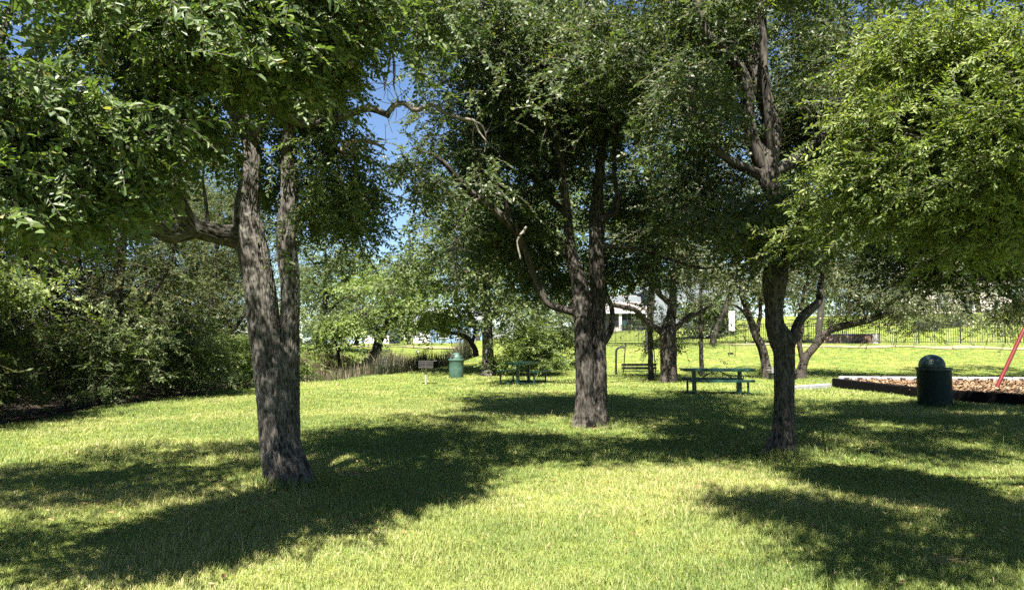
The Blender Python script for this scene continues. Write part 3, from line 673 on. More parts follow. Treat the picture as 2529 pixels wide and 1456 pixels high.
tree('elm_tree', 'slender tree with a knobbly bent trunk in front of the picnic table', 'tree', L3, B3, 'right', M_leaf_mid, M_bark_dark, D3, nb=120, clump=1.25, thr=.49, droop=-.3,
     trunk_opt=(dict(sides=120, step=.018, amp=.012, freq=60, flare=[(1.65, .2), (2.9, .05), (4.5, .07), (5.8, .06)]), 1, dict(sides=20, step=.07, amp=.007, freq=30)), seed=3, keepout=right_keep)

# ---- tree outside the frame on the right whose bright boughs hang in
L4 = [[[6.9, 6.4, -.1, .2], [6.85, 6.4, 1.2, .17], [6.7, 6.4, 2.6, .15], [6.5, 6.5, 4.2, .12], [6.3, 6.6, 5.6, .08]],
      [[6.75, 6.4, 2.3, .09], [5.8, 6.3, 3.0, .07], [4.8, 6.2, 3.4, .05], [3.8, 6.2, 3.5, .03], [3.1, 6.2, 3.2, .012]],
      [[6.6, 6.4, 3.2, .08], [5.6, 6.0, 4.1, .06], [4.4, 5.8, 4.6, .04], [3.4, 5.8, 4.6, .015]]]
B4 = [pb(2330, 60, 6.2, 110, 40, .5, 273), pb(2460, 90, 5.9, 120, 40, .6, 320), pb(2240, 140, 6.5, 90, 35, .4, 193), pb(2390, 170, 6.0, 130, 40, .6, 352), pb(2500, 220, 5.8, 110, 45, .6, 337), pb(2280, 250, 6.3, 120, 42, .5, 305),
      pb(2420, 300, 6.0, 130, 42, .6, 369), pb(2200, 330, 6.6, 90, 34, .4, 176), pb(2330, 370, 6.2, 130, 40, .5, 320), pb(2490, 390, 5.9, 110, 42, .6, 320), pb(2150, 410, 6.8, 80, 26, .4, 128), pb(2260, 440, 6.5, 110, 36, .5, 240), pb(2430, 480, 6.2, 130, 36, .5, 288),
      pb(2190, 510, 6.9, 100, 28, .4, 159), pb(2320, 540, 6.8, 110, 30, .5, 193), pb(2480, 570, 6.4, 110, 30, .5, 193), pb(2100, 470, 7.2, 60, 22, .3, 71), pb(2040, 560, 7.6, 70, 20, .3, 71), (2.7, 3.1, 4.0, .9, .6, .4, 900), (3.3, 3.91, 4.3, 1.3, 0.9, 0.5, 1600), (4.6, 3.82, 4.2, 1.3, 1.1, 0.5, 1699), (2.1, 4.26, 4.7, 0.8, 0.6, 0.35, 1031), (5.8, 4.61, 4.3, 1.3, 1.3, 0.6, 1399)]
tree('pecan_tree', 'tree reaching in from beyond the right edge with bright yellow-green hanging boughs', 'tree', L4, B4, 'near', M_leaf_near, M_bark, 6, nb=70, clump=1.7, thr=.47, droop=-.1, seed=5, min_r=.003, base_r=.016)

# ---- darker tree behind it, trunk also beyond the frame
L5 = [[[12.6, 13.2, -.1, .26], [12.5, 13.2, 2.0, .2], [12.2, 13.2, 4.0, .16], [12.0, 13.3, 6.5, .1]],
      [[12.4, 13.2, 3.0, .1], [11.0, 13.1, 3.8, .08], [9.6, 13.0, 4.0, .05], [8.4, 12.9, 3.4, .02]],
      [[12.3, 13.2, 3.8, .1], [11.0, 12.4, 5.2, .08], [9.8, 11.8, 6.2, .05], [8.8, 11.4, 6.6, .02]]]
B5 = [pb(2330, 520, 13, 170, 110, 1.4, 806), pb(2430, 620, 12.6, 140, 60, 1.2, 598), pb(2280, 620, 13.5, 110, 60, 1.2, 442), pb(2520, 450, 12.5, 160, 160, 1.5, 780), pb(2200, 330, 13.5, 110, 160, 1.3, 546), pb(2400, 250, 13, 200, 150, 1.4, 728),
      (9.4, 14.4, 6.2, 1.3, 1.0, .6, 600), (10.2, 10.99, 7.4, 3, 2.6, 1.2, 2432), (8.6, 13.92, 6.4, 2.4, 1.8, 1, 1408), (11.8, 14.12, 6.4, 2.6, 2.2, 1.2, 1536), (7.8, 9.81, 7.2, 1.8, 1.6, 0.8, 1024), (8.2, 7.9, 6.8, 1.9, 1.6, 0.8, 1024), (10.8, 7.87, 6.8, 2.2, 2, 0.8, 1280), (13.2, 11.04, 7, 2.2, 2.2, 1, 1152)]
tree('elm_tree', 'dark leafy tree behind the bright boughs, its branches ending above the trash can', 'tree', L5, B5, 'mid', M_leaf_mid, M_bark_dark, 13, nb=110, clump=1.0, thr=.44, droop=-.3, seed=6)

# ---- oaks and small trees around the picnic tables
D = 27.0
L6 = [limb([(1650, 956, 46), (1651, 930, 42), (1651, 890, 40), (1650, 850, 40), (1650, 820, 40), (1655, 790, 26), (1660, 755, 22), (1662, 720, 18), (1668, 660, 13), (1690, 580, 8)], D),
      limb([(1645, 835, 20), (1633, 820, 17), (1613, 806, 15), (1589, 786, 14), (1566, 764, 13, 26.6), (1532, 756, 12, 26.4), (1505, 748, 9, 26.2), (1480, 730, 5, 26)], D),
      limb([(1648, 830, 18), (1674, 803, 14), (1701, 780, 13), (1725, 772, 10, 27.3), (1760, 750, 6, 27.6)], D),
      limb([(1655, 750, 14), (1625, 722, 12), (1600, 680, 9), (1585, 620, 6)], D)]
B6 = [(5.2, 25.0, 4.3, 1.7, 1.0, .7, 330), pb(1640, 600, 27, 130, 95, 2.0, 528), pb(1720, 690, 27, 75, 45, 1.3, 208), pb(1560, 700, 26.5, 60, 36, 1.0, 96), pb(1700, 500, 27.5, 110, 80, 1.8, 416), pb(1590, 500, 28, 80, 70, 1.6, 224)]
OPT = (dict(sides=22, step=.12, amp=.02, freq=9, flare=[(.2, .1), (2, .08), (3.4, .12), (5, .09)]), 1, dict(sides=9, step=.2))
def warm(g): return g
tree('oak_tree', 'stout oak with low spreading arms beside the bench swing', 'tree', L6, B6, 'oak', M_leaf_oak, M_bark_oak, D, nb=70, clump=.7, thr=.44, trunk_opt=OPT, base_r=.03, seed=7)
L7 = [limb([(1608, 946, 18), (1607, 925, 15), (1606, 880, 13), (1605, 830, 13), (1604, 780, 13), (1604, 738, 11), (1611, 712, 9), (1610, 671, 8), (1580, 644, 7), (1555, 600, 5)], 28.4),
      limb([(1605, 755, 8), (1615, 720, 6), (1630, 660, 4)], 28.4)]
tree('young_tree', 'thin bent tree standing in front of the bench swing', 'tree', L7, [pb(1570, 590, 28.4, 60, 50, 1.2, 90), pb(1630, 640, 28.4, 40, 40, 1, 45), pb(1620, 775, 28.2, 14, 30, .4, 12), pb(1640, 840, 28.2, 12, 14, .3, 5)], 'oak', M_leaf_mid, M_bark_dark, 28.4, nb=16, clump=.8, thr=.4, base_r=.02, seed=8)
L8 = [limb([(1733, 925, 14), (1732, 900, 11), (1730, 840, 10), (1729, 780, 10), (1727, 745, 9), (1735, 700, 7), (1750, 640, 4)], 31.5), limb([(1729, 770, 7), (1710, 740, 5), (1690, 715, 3)], 31.5)]
tree('young_tree', 'straight slim tree behind the long picnic table', 'tree', L8, [pb(1745, 670, 31.5, 55, 50, 1.3, 100), pb(1720, 730, 31.5, 40, 22, .8, 36), pb(1768, 790, 31, 20, 34, .5, 26)], 'oak', M_leaf_oak, M_bark_oak, 31.5, nb=18, clump=.8, thr=.4, base_r=.02, seed=9)

D = 29.5
L9 = [limb([(1897, 942, 30), (1894, 925, 26), (1889, 891, 21), (1880, 857, 20), (1866, 827, 19), (1849, 779, 16), (1836, 742, 13), (1820, 700, 9), (1800, 660, 5)], D),
      limb([(1975, 945, 34), (1978, 920, 26), (1988, 885, 20), (2012, 855, 18), (2040, 822, 17), (2070, 808, 18), (2120, 797, 17), (2160, 786, 14), (2210, 766, 10), (2267, 759, 5)], D + .3),
      limb([(1984, 912, 16), (1980, 885, 13), (1974, 847, 12), (1978, 813, 12), (1975, 773, 10), (1985, 720, 8), (2000, 660, 5)], D + .4),
      limb([(1862, 815, 9), (1850, 790, 8), (1828, 762, 7), (1805, 750, 4)], D), limb([(1868, 825, 12), (1876, 780, 10), (1880, 730, 8), (1900, 670, 5)], D),
      limb([(2140, 792, 9), (2120, 750, 8), (2100, 700, 5)], D + .3)]
B9 = [pb(1850, 690, 29, 80, 50, 1.6, 336), pb(1930, 700, 30, 80, 55, 1.6, 322), pb(2030, 650, 30, 110, 85, 2.2, 672), pb(2130, 690, 30, 110, 75, 2.0, 602), pb(2180, 745, 29.6, 80, 28, 1.2, 224), pb(2090, 740, 30, 60, 36, 1.2, 182), pb(1960, 620, 30.5, 120, 60, 1.8, 364), pb(2260, 735, 30, 70, 34, 1.2, 237), pb(2245, 790, 29.6, 40, 14, .6, 22)]
tree('live_oak', 'wide low oak with leaning stems and a long limb stretching right', 'tree', L9, B9, 'oak', M_leaf_oak, M_bark_oak, D, nb=110, clump=.75, thr=.43, trunk_opt=OPT, base_r=.024, seed=10)
# right-hand small oak, trunk beyond the frame
L10 = [[[21.9, 29.5, -.1, .2], [21.7, 29.5, 1.6, .17], [21.2, 29.4, 3.2, .13], [20.4, 29.3, 4.8, .08]], [[21.5, 29.5, 2.0, .1], [20.4, 29.4, 2.9, .08], [19.2, 29.3, 3.3, .05], [18, 29.2, 3.0, .02]]]
B10 = [pb(2400, 730, 29.5, 110, 50, 1.8, 390), pb(2480, 680, 29.5, 110, 90, 2.2, 546), pb(2440, 785, 29, 80, 26, 1.0, 117), pb(2520, 760, 29.5, 60, 40, 1.2, 182), pb(2560, 640, 30, 150, 110, 2.5, 546), pb(2400, 640, 31, 100, 60, 1.6, 260)]
tree('live_oak', 'olive-leaved oak overhanging the fence at the right edge', 'tree', L10, B10, 'oak', M_leaf_oak, M_bark_oak, 29.5, nb=60, clump=.75, thr=.42, base_r=.024, seed=11)

# ---- trees around the far trash can and the reeds
D = 32.0
L11 = [limb([(1208, 928, 40), (1208, 910, 34), (1205, 880, 29), (1204, 847, 26), (1201, 779, 24), (1198, 739, 22), (1196, 650, 18), (1190, 540, 14), (1180, 420, 10), (1175, 330, 6)], D),
       limb([(1200, 790, 16), (1220, 775, 14), (1228, 768, 10)], D), limb([(1197, 720, 14), (1240, 660, 11), (1300, 600, 8), (1340, 520, 5)], D), limb([(1196, 680, 13), (1150, 620, 10), (1090, 560, 7), (1040, 520, 4)], D)]
B11 = [(-.2, 24.2, 5.8, 1.8, 1.3, .7, 330), pb(1180, 470, 32, 130, 110, 2.6, 588), pb(1080, 590, 32, 90, 90, 2.2, 420), pb(1270, 600, 32.5, 130, 110, 2.4, 588), pb(1180, 680, 31.5, 110, 60, 1.6, 336), pb(1290, 740, 32, 80, 50, 1.6, 266), pb(1040, 660, 33, 60, 60, 1.6, 168), pb(1200, 340, 33, 70, 80, 2, 210)]
tree('elm_tree', 'tall pale-barked tree standing right of the far trash can', 'tree', L11, B11, 'far', M_leaf_far, M_bark, D, nb=90, clump=.6, thr=.42, trunk_opt=OPT, keepout=gap, seed=12)
L12 = [limb([(1176, 880, 16, 34.5), (1172, 862, 14), (1160, 840, 13), (1143, 828, 11), (1126, 823, 10), (1089, 817, 8), (1065, 808, 5)], 34.5), limb([(1165, 848, 10), (1175, 800, 8), (1150, 760, 5)], 34.5)]
tree('twisted_tree', 'small twisted tree leaning left behind the far trash can', 'tree', L12, [pb(1120, 790, 34.5, 70, 26, 1.4, 120), pb(1160, 745, 34.5, 60, 40, 1.4, 120), pb(1075, 780, 34.5, 40, 26, 1, 50)], 'far', M_leaf_bush, M_bark_oak, 34.5, nb=26, clump=.7, thr=.4, base_r=.02, seed=13)
D = 37.5
L13 = [limb([(914, 940, 34), (917, 912, 28), (923, 881, 24), (936, 840, 22), (953, 806, 17), (965, 760, 12), (970, 700, 7)], D), limb([(940, 830, 12), (915, 790, 9), (880, 760, 6)], D), limb([(955, 800, 11), (1000, 770, 8), (1040, 760, 5)], D), limb([(914, 905, 22), (902, 892, 20), (898, 884, 10)], D)]
B13 = [pb(960, 720, 37.5, 110, 65, 2.4, 546), pb(880, 760, 37.5, 70, 45, 1.8, 260), pb(1040, 770, 37.5, 70, 40, 1.8, 260), pb(960, 800, 37.5, 90, 24, 1.6, 169), pb(820, 790, 38, 60, 36, 1.6, 156)]
tree('leaning_tree', 'round-crowned tree with a leaning dark trunk among the reeds', 'tree', L13, B13, 'far', M_leaf_bush, M_bark_dark, D, nb=60, clump=.7, thr=.41, seed=14, keepout=gap)
L14 = [limb([(838, 940, 10), (838, 905, 8), (836, 880, 8), (831, 847, 7), (815, 815, 5), (800, 800, 3)], 38.5), limb([(835, 870, 5), (850, 835, 4), (855, 800, 3)], 38.5)]
tree('young_tree', 'spindly little tree at the left end of the reeds', 'tree', L14, [pb(815, 800, 38.5, 34, 26, .9, 50), pb(790, 830, 38.5, 20, 14, .6, 10), pb(858, 790, 38.5, 26, 24, .8, 30)], 'far', M_leaf_far, M_bark_dark, 38.5, nb=10, clump=.8, thr=.38, base_r=.015, seed=15)

# ---- tall trees further back
def back_tree(label, px, D, hpx, wpx, kind='far', leaf=None, n=700, trunk_w=.45, seed=0, group=None, low=.32, name='shade_tree', clump=.5, ko=None, bark=None):
    g = PG(px, D); top = P(px, hpx, D)[2] - g[2]; rw = wpx * D / F
    sx = rng.normal(0, .05)
    L = [[[*g - [0, 0, .1], trunk_w * .55], [g[0] + sx, g[1], g[2] + .5, trunk_w * .45], [g[0] + sx * top, g[1], g[2] + top * .35, trunk_w * .36], [g[0] + sx * 2, g[1], g[2] + top * .9, .05]]]
    for a in range(5):
        an = a * 1.26 + rng.random(); hh = top * (.28 + .09 * a); e = rw * .7
        L.append([[g[0], g[1], g[2] + hh, trunk_w * .2], [g[0] + math.cos(an) * e * .5, g[1] + math.sin(an) * e * .5, g[2] + hh + top * .13, trunk_w * .13], [g[0] + math.cos(an) * e, g[1] + math.sin(an) * e, g[2] + hh + top * .2, .03]])
    B = []; K = 9
    for k in range(K):
        an = k * 2.4 + rng.random(); hz = low + (1 - low) * (k + .5) / K; rr = rw * (.62 if k < K - 2 else .3)
        sz = rw * (.42 + .16 * rng.random())
        B.append((g[0] + math.cos(an) * rr, g[1] + math.sin(an) * rr * .8, g[2] + top * min(hz, .9), sz, sz, top * .13 + sz * .3, int(n * 1.7) // K))
    return tree(name, label, 'tree', L, B, kind, leaf or M_leaf_far, bark or M_bark_dark, D, nb=40, clump=clump, thr=.42, base_r=.03, group=group, seed=seed, keepout=ko)
back_tree('tall tree rising behind the middle tree, left of its trunks', 1300, 43, 280, 170, 'far', M_leaf_far, 900, seed=20, ko=gap)
back_tree('tall lit tree showing through the crown between the middle and slender trees', 1600, 41, 60, 210, 'far', M_leaf_bush, 1300, seed=21)
back_tree('tall tree standing behind the twin-trunked tree near the fence', 1440, 50, 160, 190, 'vfar', M_leaf_far, 700, seed=22)
back_tree('broad grey-green tree in front of the pale house', 1760, 48, 200, 190, 'far', M_leaf_oak, 1000, seed=23, low=.3)
back_tree('tall tree behind the wide low oak', 2020, 47, 140, 200, 'vfar', M_leaf_far, 800, seed=24, low=.35, ko=sky_right)
back_tree('big tree beyond the iron fence, left of the small stone house', 2225, 60, 300, 190, 'vfar', M_leaf_oak, 620, seed=25, low=.3)
back_tree('tree beyond the iron fence near the right edge', 2420, 66, 380, 190, 'vfar', M_leaf_far, 700, seed=26, low=.3)
back_tree('pale green tree behind the left tree and the reeds', 800, 46, 560, 120, 'far', M_leaf_far, 700, seed=27, low=.3, ko=gap)
back_tree('far tree behind the reeds, just right of the forked trunk', 880, 62, 610, 110, 'vfar', M_leaf_far, 420, seed=28, low=.25, ko=gap)
back_tree('low far tree between the blue house and the open sky', 1010, 75, 660, 90, 'vfar', M_leaf_far, 360, seed=29, low=.25, ko=gap)
back_tree('far tree beside the blue-walled house', 1180, 70, 560, 120, 'vfar', M_leaf_far, 420, seed=30, low=.3, ko=gap)
back_tree('small tree growing against the pale house wall', 1755, 66, 735, 50, 'vfar', M_leaf_mid, 90, .2, seed=31, low=.3)
back_tree('dark far tree rising behind the pale house roof', 1600, 108, 560, 130, 'vfar', M_leaf_far, 420, seed=32, low=.3)
back_tree('far tree rising behind the right end of the pale house', 1880, 104, 560, 130, 'vfar', M_leaf_far, 420, seed=33, low=.25)
back_tree('far tree on the rise behind the low brick wall', 2100, 90, 600, 150, 'vfar', M_leaf_far, 420, seed=34, low=.2)
back_tree('far tree on the rise above the dark round shrubs', 2330, 100, 560, 150, 'vfar', M_leaf_far, 420, seed=35, low=.2)
back_tree('farthest tree at the right edge of the park', 2520, 95, 560, 150, 'vfar', M_leaf_far, 420, seed=36, low=.2)
back_tree('far tree at the left behind the white-roofed house', 740, 95, 640, 110, 'vfar', M_leaf_far, 360, seed=37, low=.2)
back_tree('tall slim far tree seen left of the twin trunks', 1390, 90, 520, 110, 'vfar', M_leaf_far, 360, seed=38, low=.2)

def treeline():
    C = []
    for px in np.linspace(-900, 3400, 120):
        D_ = 135 + 25 * rng.random(); g = PG(px, D_); hh = 7 + 6 * rng.random(); m_ = 46
        C.append(g + np.stack([rng.normal(0, 3.2, m_), rng.normal(0, 3, m_), hh * rng.random(m_) ** .8 + .3], 1))
    o = link('treeline', crown_mesh('treeline', np.concatenate(C), 'vfar', M_leaf_far, np.zeros(3), -.2, 2.2 + 1.0 * rng.random(120 * 46))); o['kind'] = 'stuff'; o['label'] = 'far off wood closing the view behind the houses'; o['category'] = 'woods'
treeline()
# ---- the wood along the left edge
wood_specs = [
    ('big woodland tree just beyond the left edge shading the dark corner', -12.5, 9.6, 7.0, 3.0, M_leaf_wood, 1500),
    ('woodland tree with a bare slanting trunk behind the left limb', -10.6, 19.5, 8.2, 2.3, M_leaf_wood, 900),
    ('brown-tinged woodland tree in the middle of the thicket', -12.6, 16.8, 8.0, 2.4, M_leaf_brown, 900),
    ('dark woodland tree at the left edge of the picture', -12.4, 13.0, 7.0, 2.4, M_leaf_wood, 900),
    ('tall woodland tree standing back from the thicket edge', -15.5, 23, 10.5, 3.0, M_leaf_wood, 1000),
    ('green woodland tree nearest the forked trunk', -11.0, 26.5, 8.2, 2.4, M_leaf_wood, 850),
    ('woodland tree at the far end of the thicket', -13.5, 33, 8.5, 2.7, M_leaf_far, 700),
    ('woodland tree deep in the thicket behind the brown-tinged one', -17.0, 18.0, 9.5, 2.8, M_leaf_wood, 900),
    ('woodland tree deep in the thicket at the far left', -16.5, 13.5, 9.0, 2.8, M_leaf_wood, 900),
    ('woodland tree deep in the thicket behind the forked trunk', -15.5, 28.5, 9.0, 2.8, M_leaf_wood, 900),
    ('tall background woodland tree closing the view above the thicket', -20.0, 25.0, 11.0, 3.4, M_leaf_wood, 1500),
    ('broad woodland tree far behind the thicket, left of the bare slanting trunk', -15.0, 34.0, 9.5, 3.6, M_leaf_far, 1500),
    ('broad woodland tree far behind the thicket at its left end', -24.0, 32.0, 10.5, 4.0, M_leaf_wood, 1500)]
for k, (lab, x, y, hh, rw, lf, n) in enumerate(wood_specs):
    z = gz(x, y)
    L = [[[x, y, z - .1, .2], [x + .1, y, z + .8, .15], [x + .35, y - .1, z + hh * .4, .11], [x + .5, y, z + hh * .9, .03]],
         [[x + .1, y, z + .9, .1], [x + .8, y - .2, z + 2.2, .08], [x + 1.7, y - .3, z + 3.6, .05], [x + 2.0, y - .3, z + 5, .02]],
         [[x + .2, y, z + 1.4, .08], [x - .5, y + .2, z + 2.6, .06], [x - 1.0, y + .3, z + 4, .03]]]
    B = []
    for q in range(10):
        an = q * 2.4 + k; hz = .2 + .8 * (q + .5) / 10; rr = rw * .55
        B.append((x + math.cos(an) * rr, y + math.sin(an) * rr, z + hh * min(hz, .9), rw * .55, rw * .55, hh * .12 + .3, n // 3))
    if k == 0: B += [(-10.8, 10.6, 4.3, 1.3, 1.2, .7, 520), (-10.9, 12.3, 4.8, 1.1, 1.1, .6, 460), (-11.4, 13.9, 5.4, 1.2, 1.2, .7, 460)]
    tree('woodland_tree', lab, 'tree', L, B, 'wood', lf, M_bark_dark, y, nb=26, clump=.75, thr=.4, base_r=.016, seed=40 + k)

tree('woodland_tree', 'low bright green tree crown at the left edge above the dark hollow', 'tree', [[[-10.6, 14.8, -.2, .12], [-10.5, 14.7, 1.0, .1], [-10.2, 14.5, 2.2, .07], [-10.0, 14.4, 3.2, .02]]], [(-10.0, 14.2, 2.8, 1.2, .9, .55, 420), (-9.5, 14.6, 2.5, .8, .7, .4, 160)], 'wood', M_leaf_near, M_bark_dark, 14.5, nb=20, clump=1.1, thr=.38, base_r=.016, seed=58)

def shrub(label, x, y, rx, ry, rz, n, leaf, kind='bush', seed=0, thr=.43, name='shrub', group=None, zc=None, stems=12, droop=-.1):
    z = gz(x, y); th = thing(name, label, 'shrub', (x, y, z), 0, group); b = np.array([x, y, z]); wd = Wood()
    wd.tube([[x, y, z - .1, .05], [x, y, z + .25, .04], [x + .05, y, z + rz * .6, .02]], 6, .2)
    B = []
    for q in range(7):
        an = q * 2.4 + seed; rr = .55 if q < 6 else 0
        B.append((x + math.cos(an) * rx * rr, y + math.sin(an) * ry * rr, z + rz * (.35 + .09 * q), rx * .6, ry * .6, rz * .36, n // 7))
    B = [q[:6] + (int(q[6] * 2.3),) for q in B]; pts, ctr = blob_points(B, 1.2, thr, .4, seed)
    grow(wd, pts[rng.choice(len(pts), min(stems, len(pts)), replace=False)], .03, .004)
    wd.build('stem', M_twig, th, b)
    link('foliage', crown_mesh('foliage', pts, kind, leaf, b, droop, None, ctr), th)
    return th
G = 'bushes along the edge of the wood'
shrub('shaded bush at the left edge of the picture under the trees', -10.6, 12.6, 1.3, 1.3, 1.7, 330, M_leaf_wood, seed=60, group=G)
shrub('leafy bush at the dark left end of the thicket, second from the edge', -10.6, 15.2, 1.2, 1.2, 2.0, 330, M_leaf_wood, seed=61, group=G)
shrub('yellow-green bush in the middle of the thicket with a dark hollow beneath it', -9.9, 18.2, 1.1, 1.2, 2.1, 400, M_leaf_far, seed=62, group=G)
shrub('tall pointed bush between the dark hollow and the forked trunk', -9.4, 21.4, 1.1, 1.2, 2.3, 420, M_leaf_far, seed=63, group=G)
shrub('low bush just left of the forked trunk above the fallen sticks', -9.2, 24.6, 1.0, 1.2, 1.8, 360, M_leaf_bush, seed=64, group=G)
shrub('feathery light bush just right of the forked trunk', -8.7, 28.4, .9, 1.0, 1.6, 300, M_leaf_bush, seed=65, group=G)
shrub('dense dark bush at the back of the thicket', -12.2, 20.5, 1.5, 1.6, 2.6, 420, M_leaf_wood, seed=66, group=G)
shrub('dense dark bush behind the left end of the thicket', -13.0, 15.6, 1.5, 1.6, 2.4, 380, M_leaf_wood, seed=67, group=G)
shrub('dense dark bush at the back near the bare slanting trunk', -11.8, 24.5, 1.5, 1.6, 2.6, 400, M_leaf_wood, seed=68, group=G)
shrub('dark bush at the back behind the feathery light bush', -11.2, 29.5, 1.5, 1.6, 2.2, 360, M_leaf_far, seed=69, group=G)
p = PG(1300, 31.5)
shrub('big bright yellow-green bush behind the far picnic table', p[0], 31.8, 1.5, 1.1, 2.1, 620, M_leaf_bush, seed=70, thr=.4)
p = PG(1385, 34.5)
shrub('loose light green bush between the bright bush and the twin trunks', p[0], 35.5, 1.2, 1.0, 2.4, 360, M_leaf_far, seed=71, thr=.4)
p = PG(800, 41)
shrub('small green bush behind the left end of the reeds', p[0], 43, 1.0, .9, 1.9, 180, M_leaf_bush, seed=72)
for k, (px, lab) in enumerate(((2298, 'round dark shrub beyond the fence, left of the pair'), (2355, 'round dark shrub beyond the fence, right of the pair'))):
    p = PG(px, 56); shrub(lab, p[0], p[1], .8, .7, .9, 110, M_leaf_mid, seed=73 + k, group='round dark shrubs beyond the fence')

# ---- reeds
def reeds():
    n = 34000; t = .7 + 5.6 * rng.random(n); s = 1 + 17 * rng.random(n)
    xx = -7.7 + s * .364 - .932 * t; yy = 27 + s * .932 + .364 * t
    k = vnoise(np.stack([xx, yy, 0 * xx], 1), 31); keep = (k > .22) & (yy > 33.5 + rng.random(n)) ; xx, yy, k, t_ = xx[keep], yy[keep], k[keep], t[keep]; n = len(xx)
    k2 = vnoise(np.stack([xx * .8, yy * .8, 0 * xx], 1), 33); hh = (.45 + .95 * rng.random(n) ** 1.4) * np.interp(xx, [-4.5, -2.5], [1, 1.6]) * (.6 + .75 * k2); a = rng.random(n) * 6.283; le = hh * .7 * rng.random(n) ** 1.5; ww = .012 + .012 * rng.random(n)
    z0 = hgt(xx, yy); base = np.stack([xx, yy, z0], 1); sd = np.stack([np.cos(a) * ww / 2, np.sin(a) * ww / 2, 0 * a], 1); ln = np.stack([-np.sin(a) * le, np.cos(a) * le, 0 * a], 1)
    u = np.array([0, 0, 1.0])
    V = np.stack([base - sd, base + sd, base + sd + ln * .4 + u * hh[:, None] * .65, base - sd + ln * .4 + u * hh[:, None] * .65, base + ln + u * hh[:, None]], 1)
    b = np.arange(n)[:, None] * 5; loops = np.concatenate([b + np.array([[0, 1, 2, 3]]), b + np.array([[3, 2, 4]])], 1).ravel()
    rv = np.clip(rng.random(n) * .7 + .5 * (k - .45) + .07 * (t_ - 3), 0, .9); rv = np.where(rng.random(n) < .1 + .05 * t_, 1, rv)
    o = link('reeds', mesh_np('reeds', V.reshape(-1, 3), loops, np.tile([4, 3], n), [M_reed], None, False, {'rnd': ('FLOAT', np.repeat(rv, 5))}))
    o['kind'] = 'stuff'; o['label'] = 'brown and green reeds filling the dip behind the lawn'; o['category'] = 'reeds'
reeds()

def fallen_leaves():
    n = 2600; c = np.array([(-2.4, 8.2, 2.6), (1.6, 14, 3.2), (3.8, 10.4, 2.4), (-4.5, 6.5, 2.2), (4, 6.6, 1.8), (9, 15, 3)])
    w_ = rng.integers(0, len(c), n); x = c[w_, 0] + rng.normal(0, 1, n) * c[w_, 2] * .7; y = c[w_, 1] + rng.normal(0, 1, n) * c[w_, 2] * .7
    k = (y > 3.2) & ~in_play(x, y); x, y = x[k], y[k]; n = len(x)
    a = rng.random(n) * 6.283; l = .016 + .014 * rng.random(n); wd = l * (.4 + .2 * rng.random(n)); z = hgt(x, y) + .022 + .016 * rng.random(n)
    b0 = np.stack([x, y, z], 1); d = np.stack([np.cos(a) * l, np.sin(a) * l, rng.normal(0, .4, n) * l], 1); s_ = np.stack([-np.sin(a) * wd, np.cos(a) * wd, rng.normal(0, .5, n) * wd], 1)
    VV = np.stack([b0 - d, b0 + s_, b0 + d, b0 - s_], 1).reshape(-1, 3)
    M_f = leaf_mat('fallen_leaf', [(.09, .055, .025), (.2, .13, .06), (.32, .25, .12)], (1, .9, .6), .7, .2, .2)
    o = link('fallen_leaves', mesh_np('fallen_leaves', VV, np.arange(4 * n), np.full(n, 4), [M_f], None, False, {'rnd': ('FLOAT', np.repeat(rng.random(n), 4))}))
    o['kind'] = 'stuff'; o['label'] = 'small dry brown leaves scattered in the grass under the trees'; o['category'] = 'leaves'
fallen_leaves()

# ------------------------------------------------------------------ fallen sticks by the wood
def sticks(label, px, D, n, spread):
    p = PG(px, D); w2 = Wood()
    for k in range(n):
        a = p + np.array([rng.normal(0, spread), rng.normal(0, spread * .6), .05 + .25 * rng.random()]); an = rng.normal(.3, .5) + (math.pi if rng.random() < .4 else 0); L = .5 + .9 * rng.random(); e = a + np.array([math.cos(an) * L, math.sin(an) * L * .5, L * rng.normal(.3, .2)])
        e[2] = max(e[2], gz(e[0], e[1]) + .03); m = (a + e) / 2 + rng.normal(0, .05, 3)
        w2.tube([[*a, .01], [*m, .008], [*e, .003]], 5, .1)
    w2.tube([[p[0] - .6, p[1], p[2] + .02, .016], [p[0], p[1] - .1, p[2] + .08, .018], [p[0] + .7, p[1] + .1, p[2] + .22, .008]], 6, .1)
    o = w2.build('fallen_branch', M_dead, None, p); o.location = p
    return tag(o, label, 'branch', 'fallen branches at the wood edge')
sticks('pale fallen branch lying at the lawn edge below the pointed bush', 470, 22.4, 3, .3)
sticks('tangle of dry sticks beside the forked trunk', 585, 25.4, 5, .3)

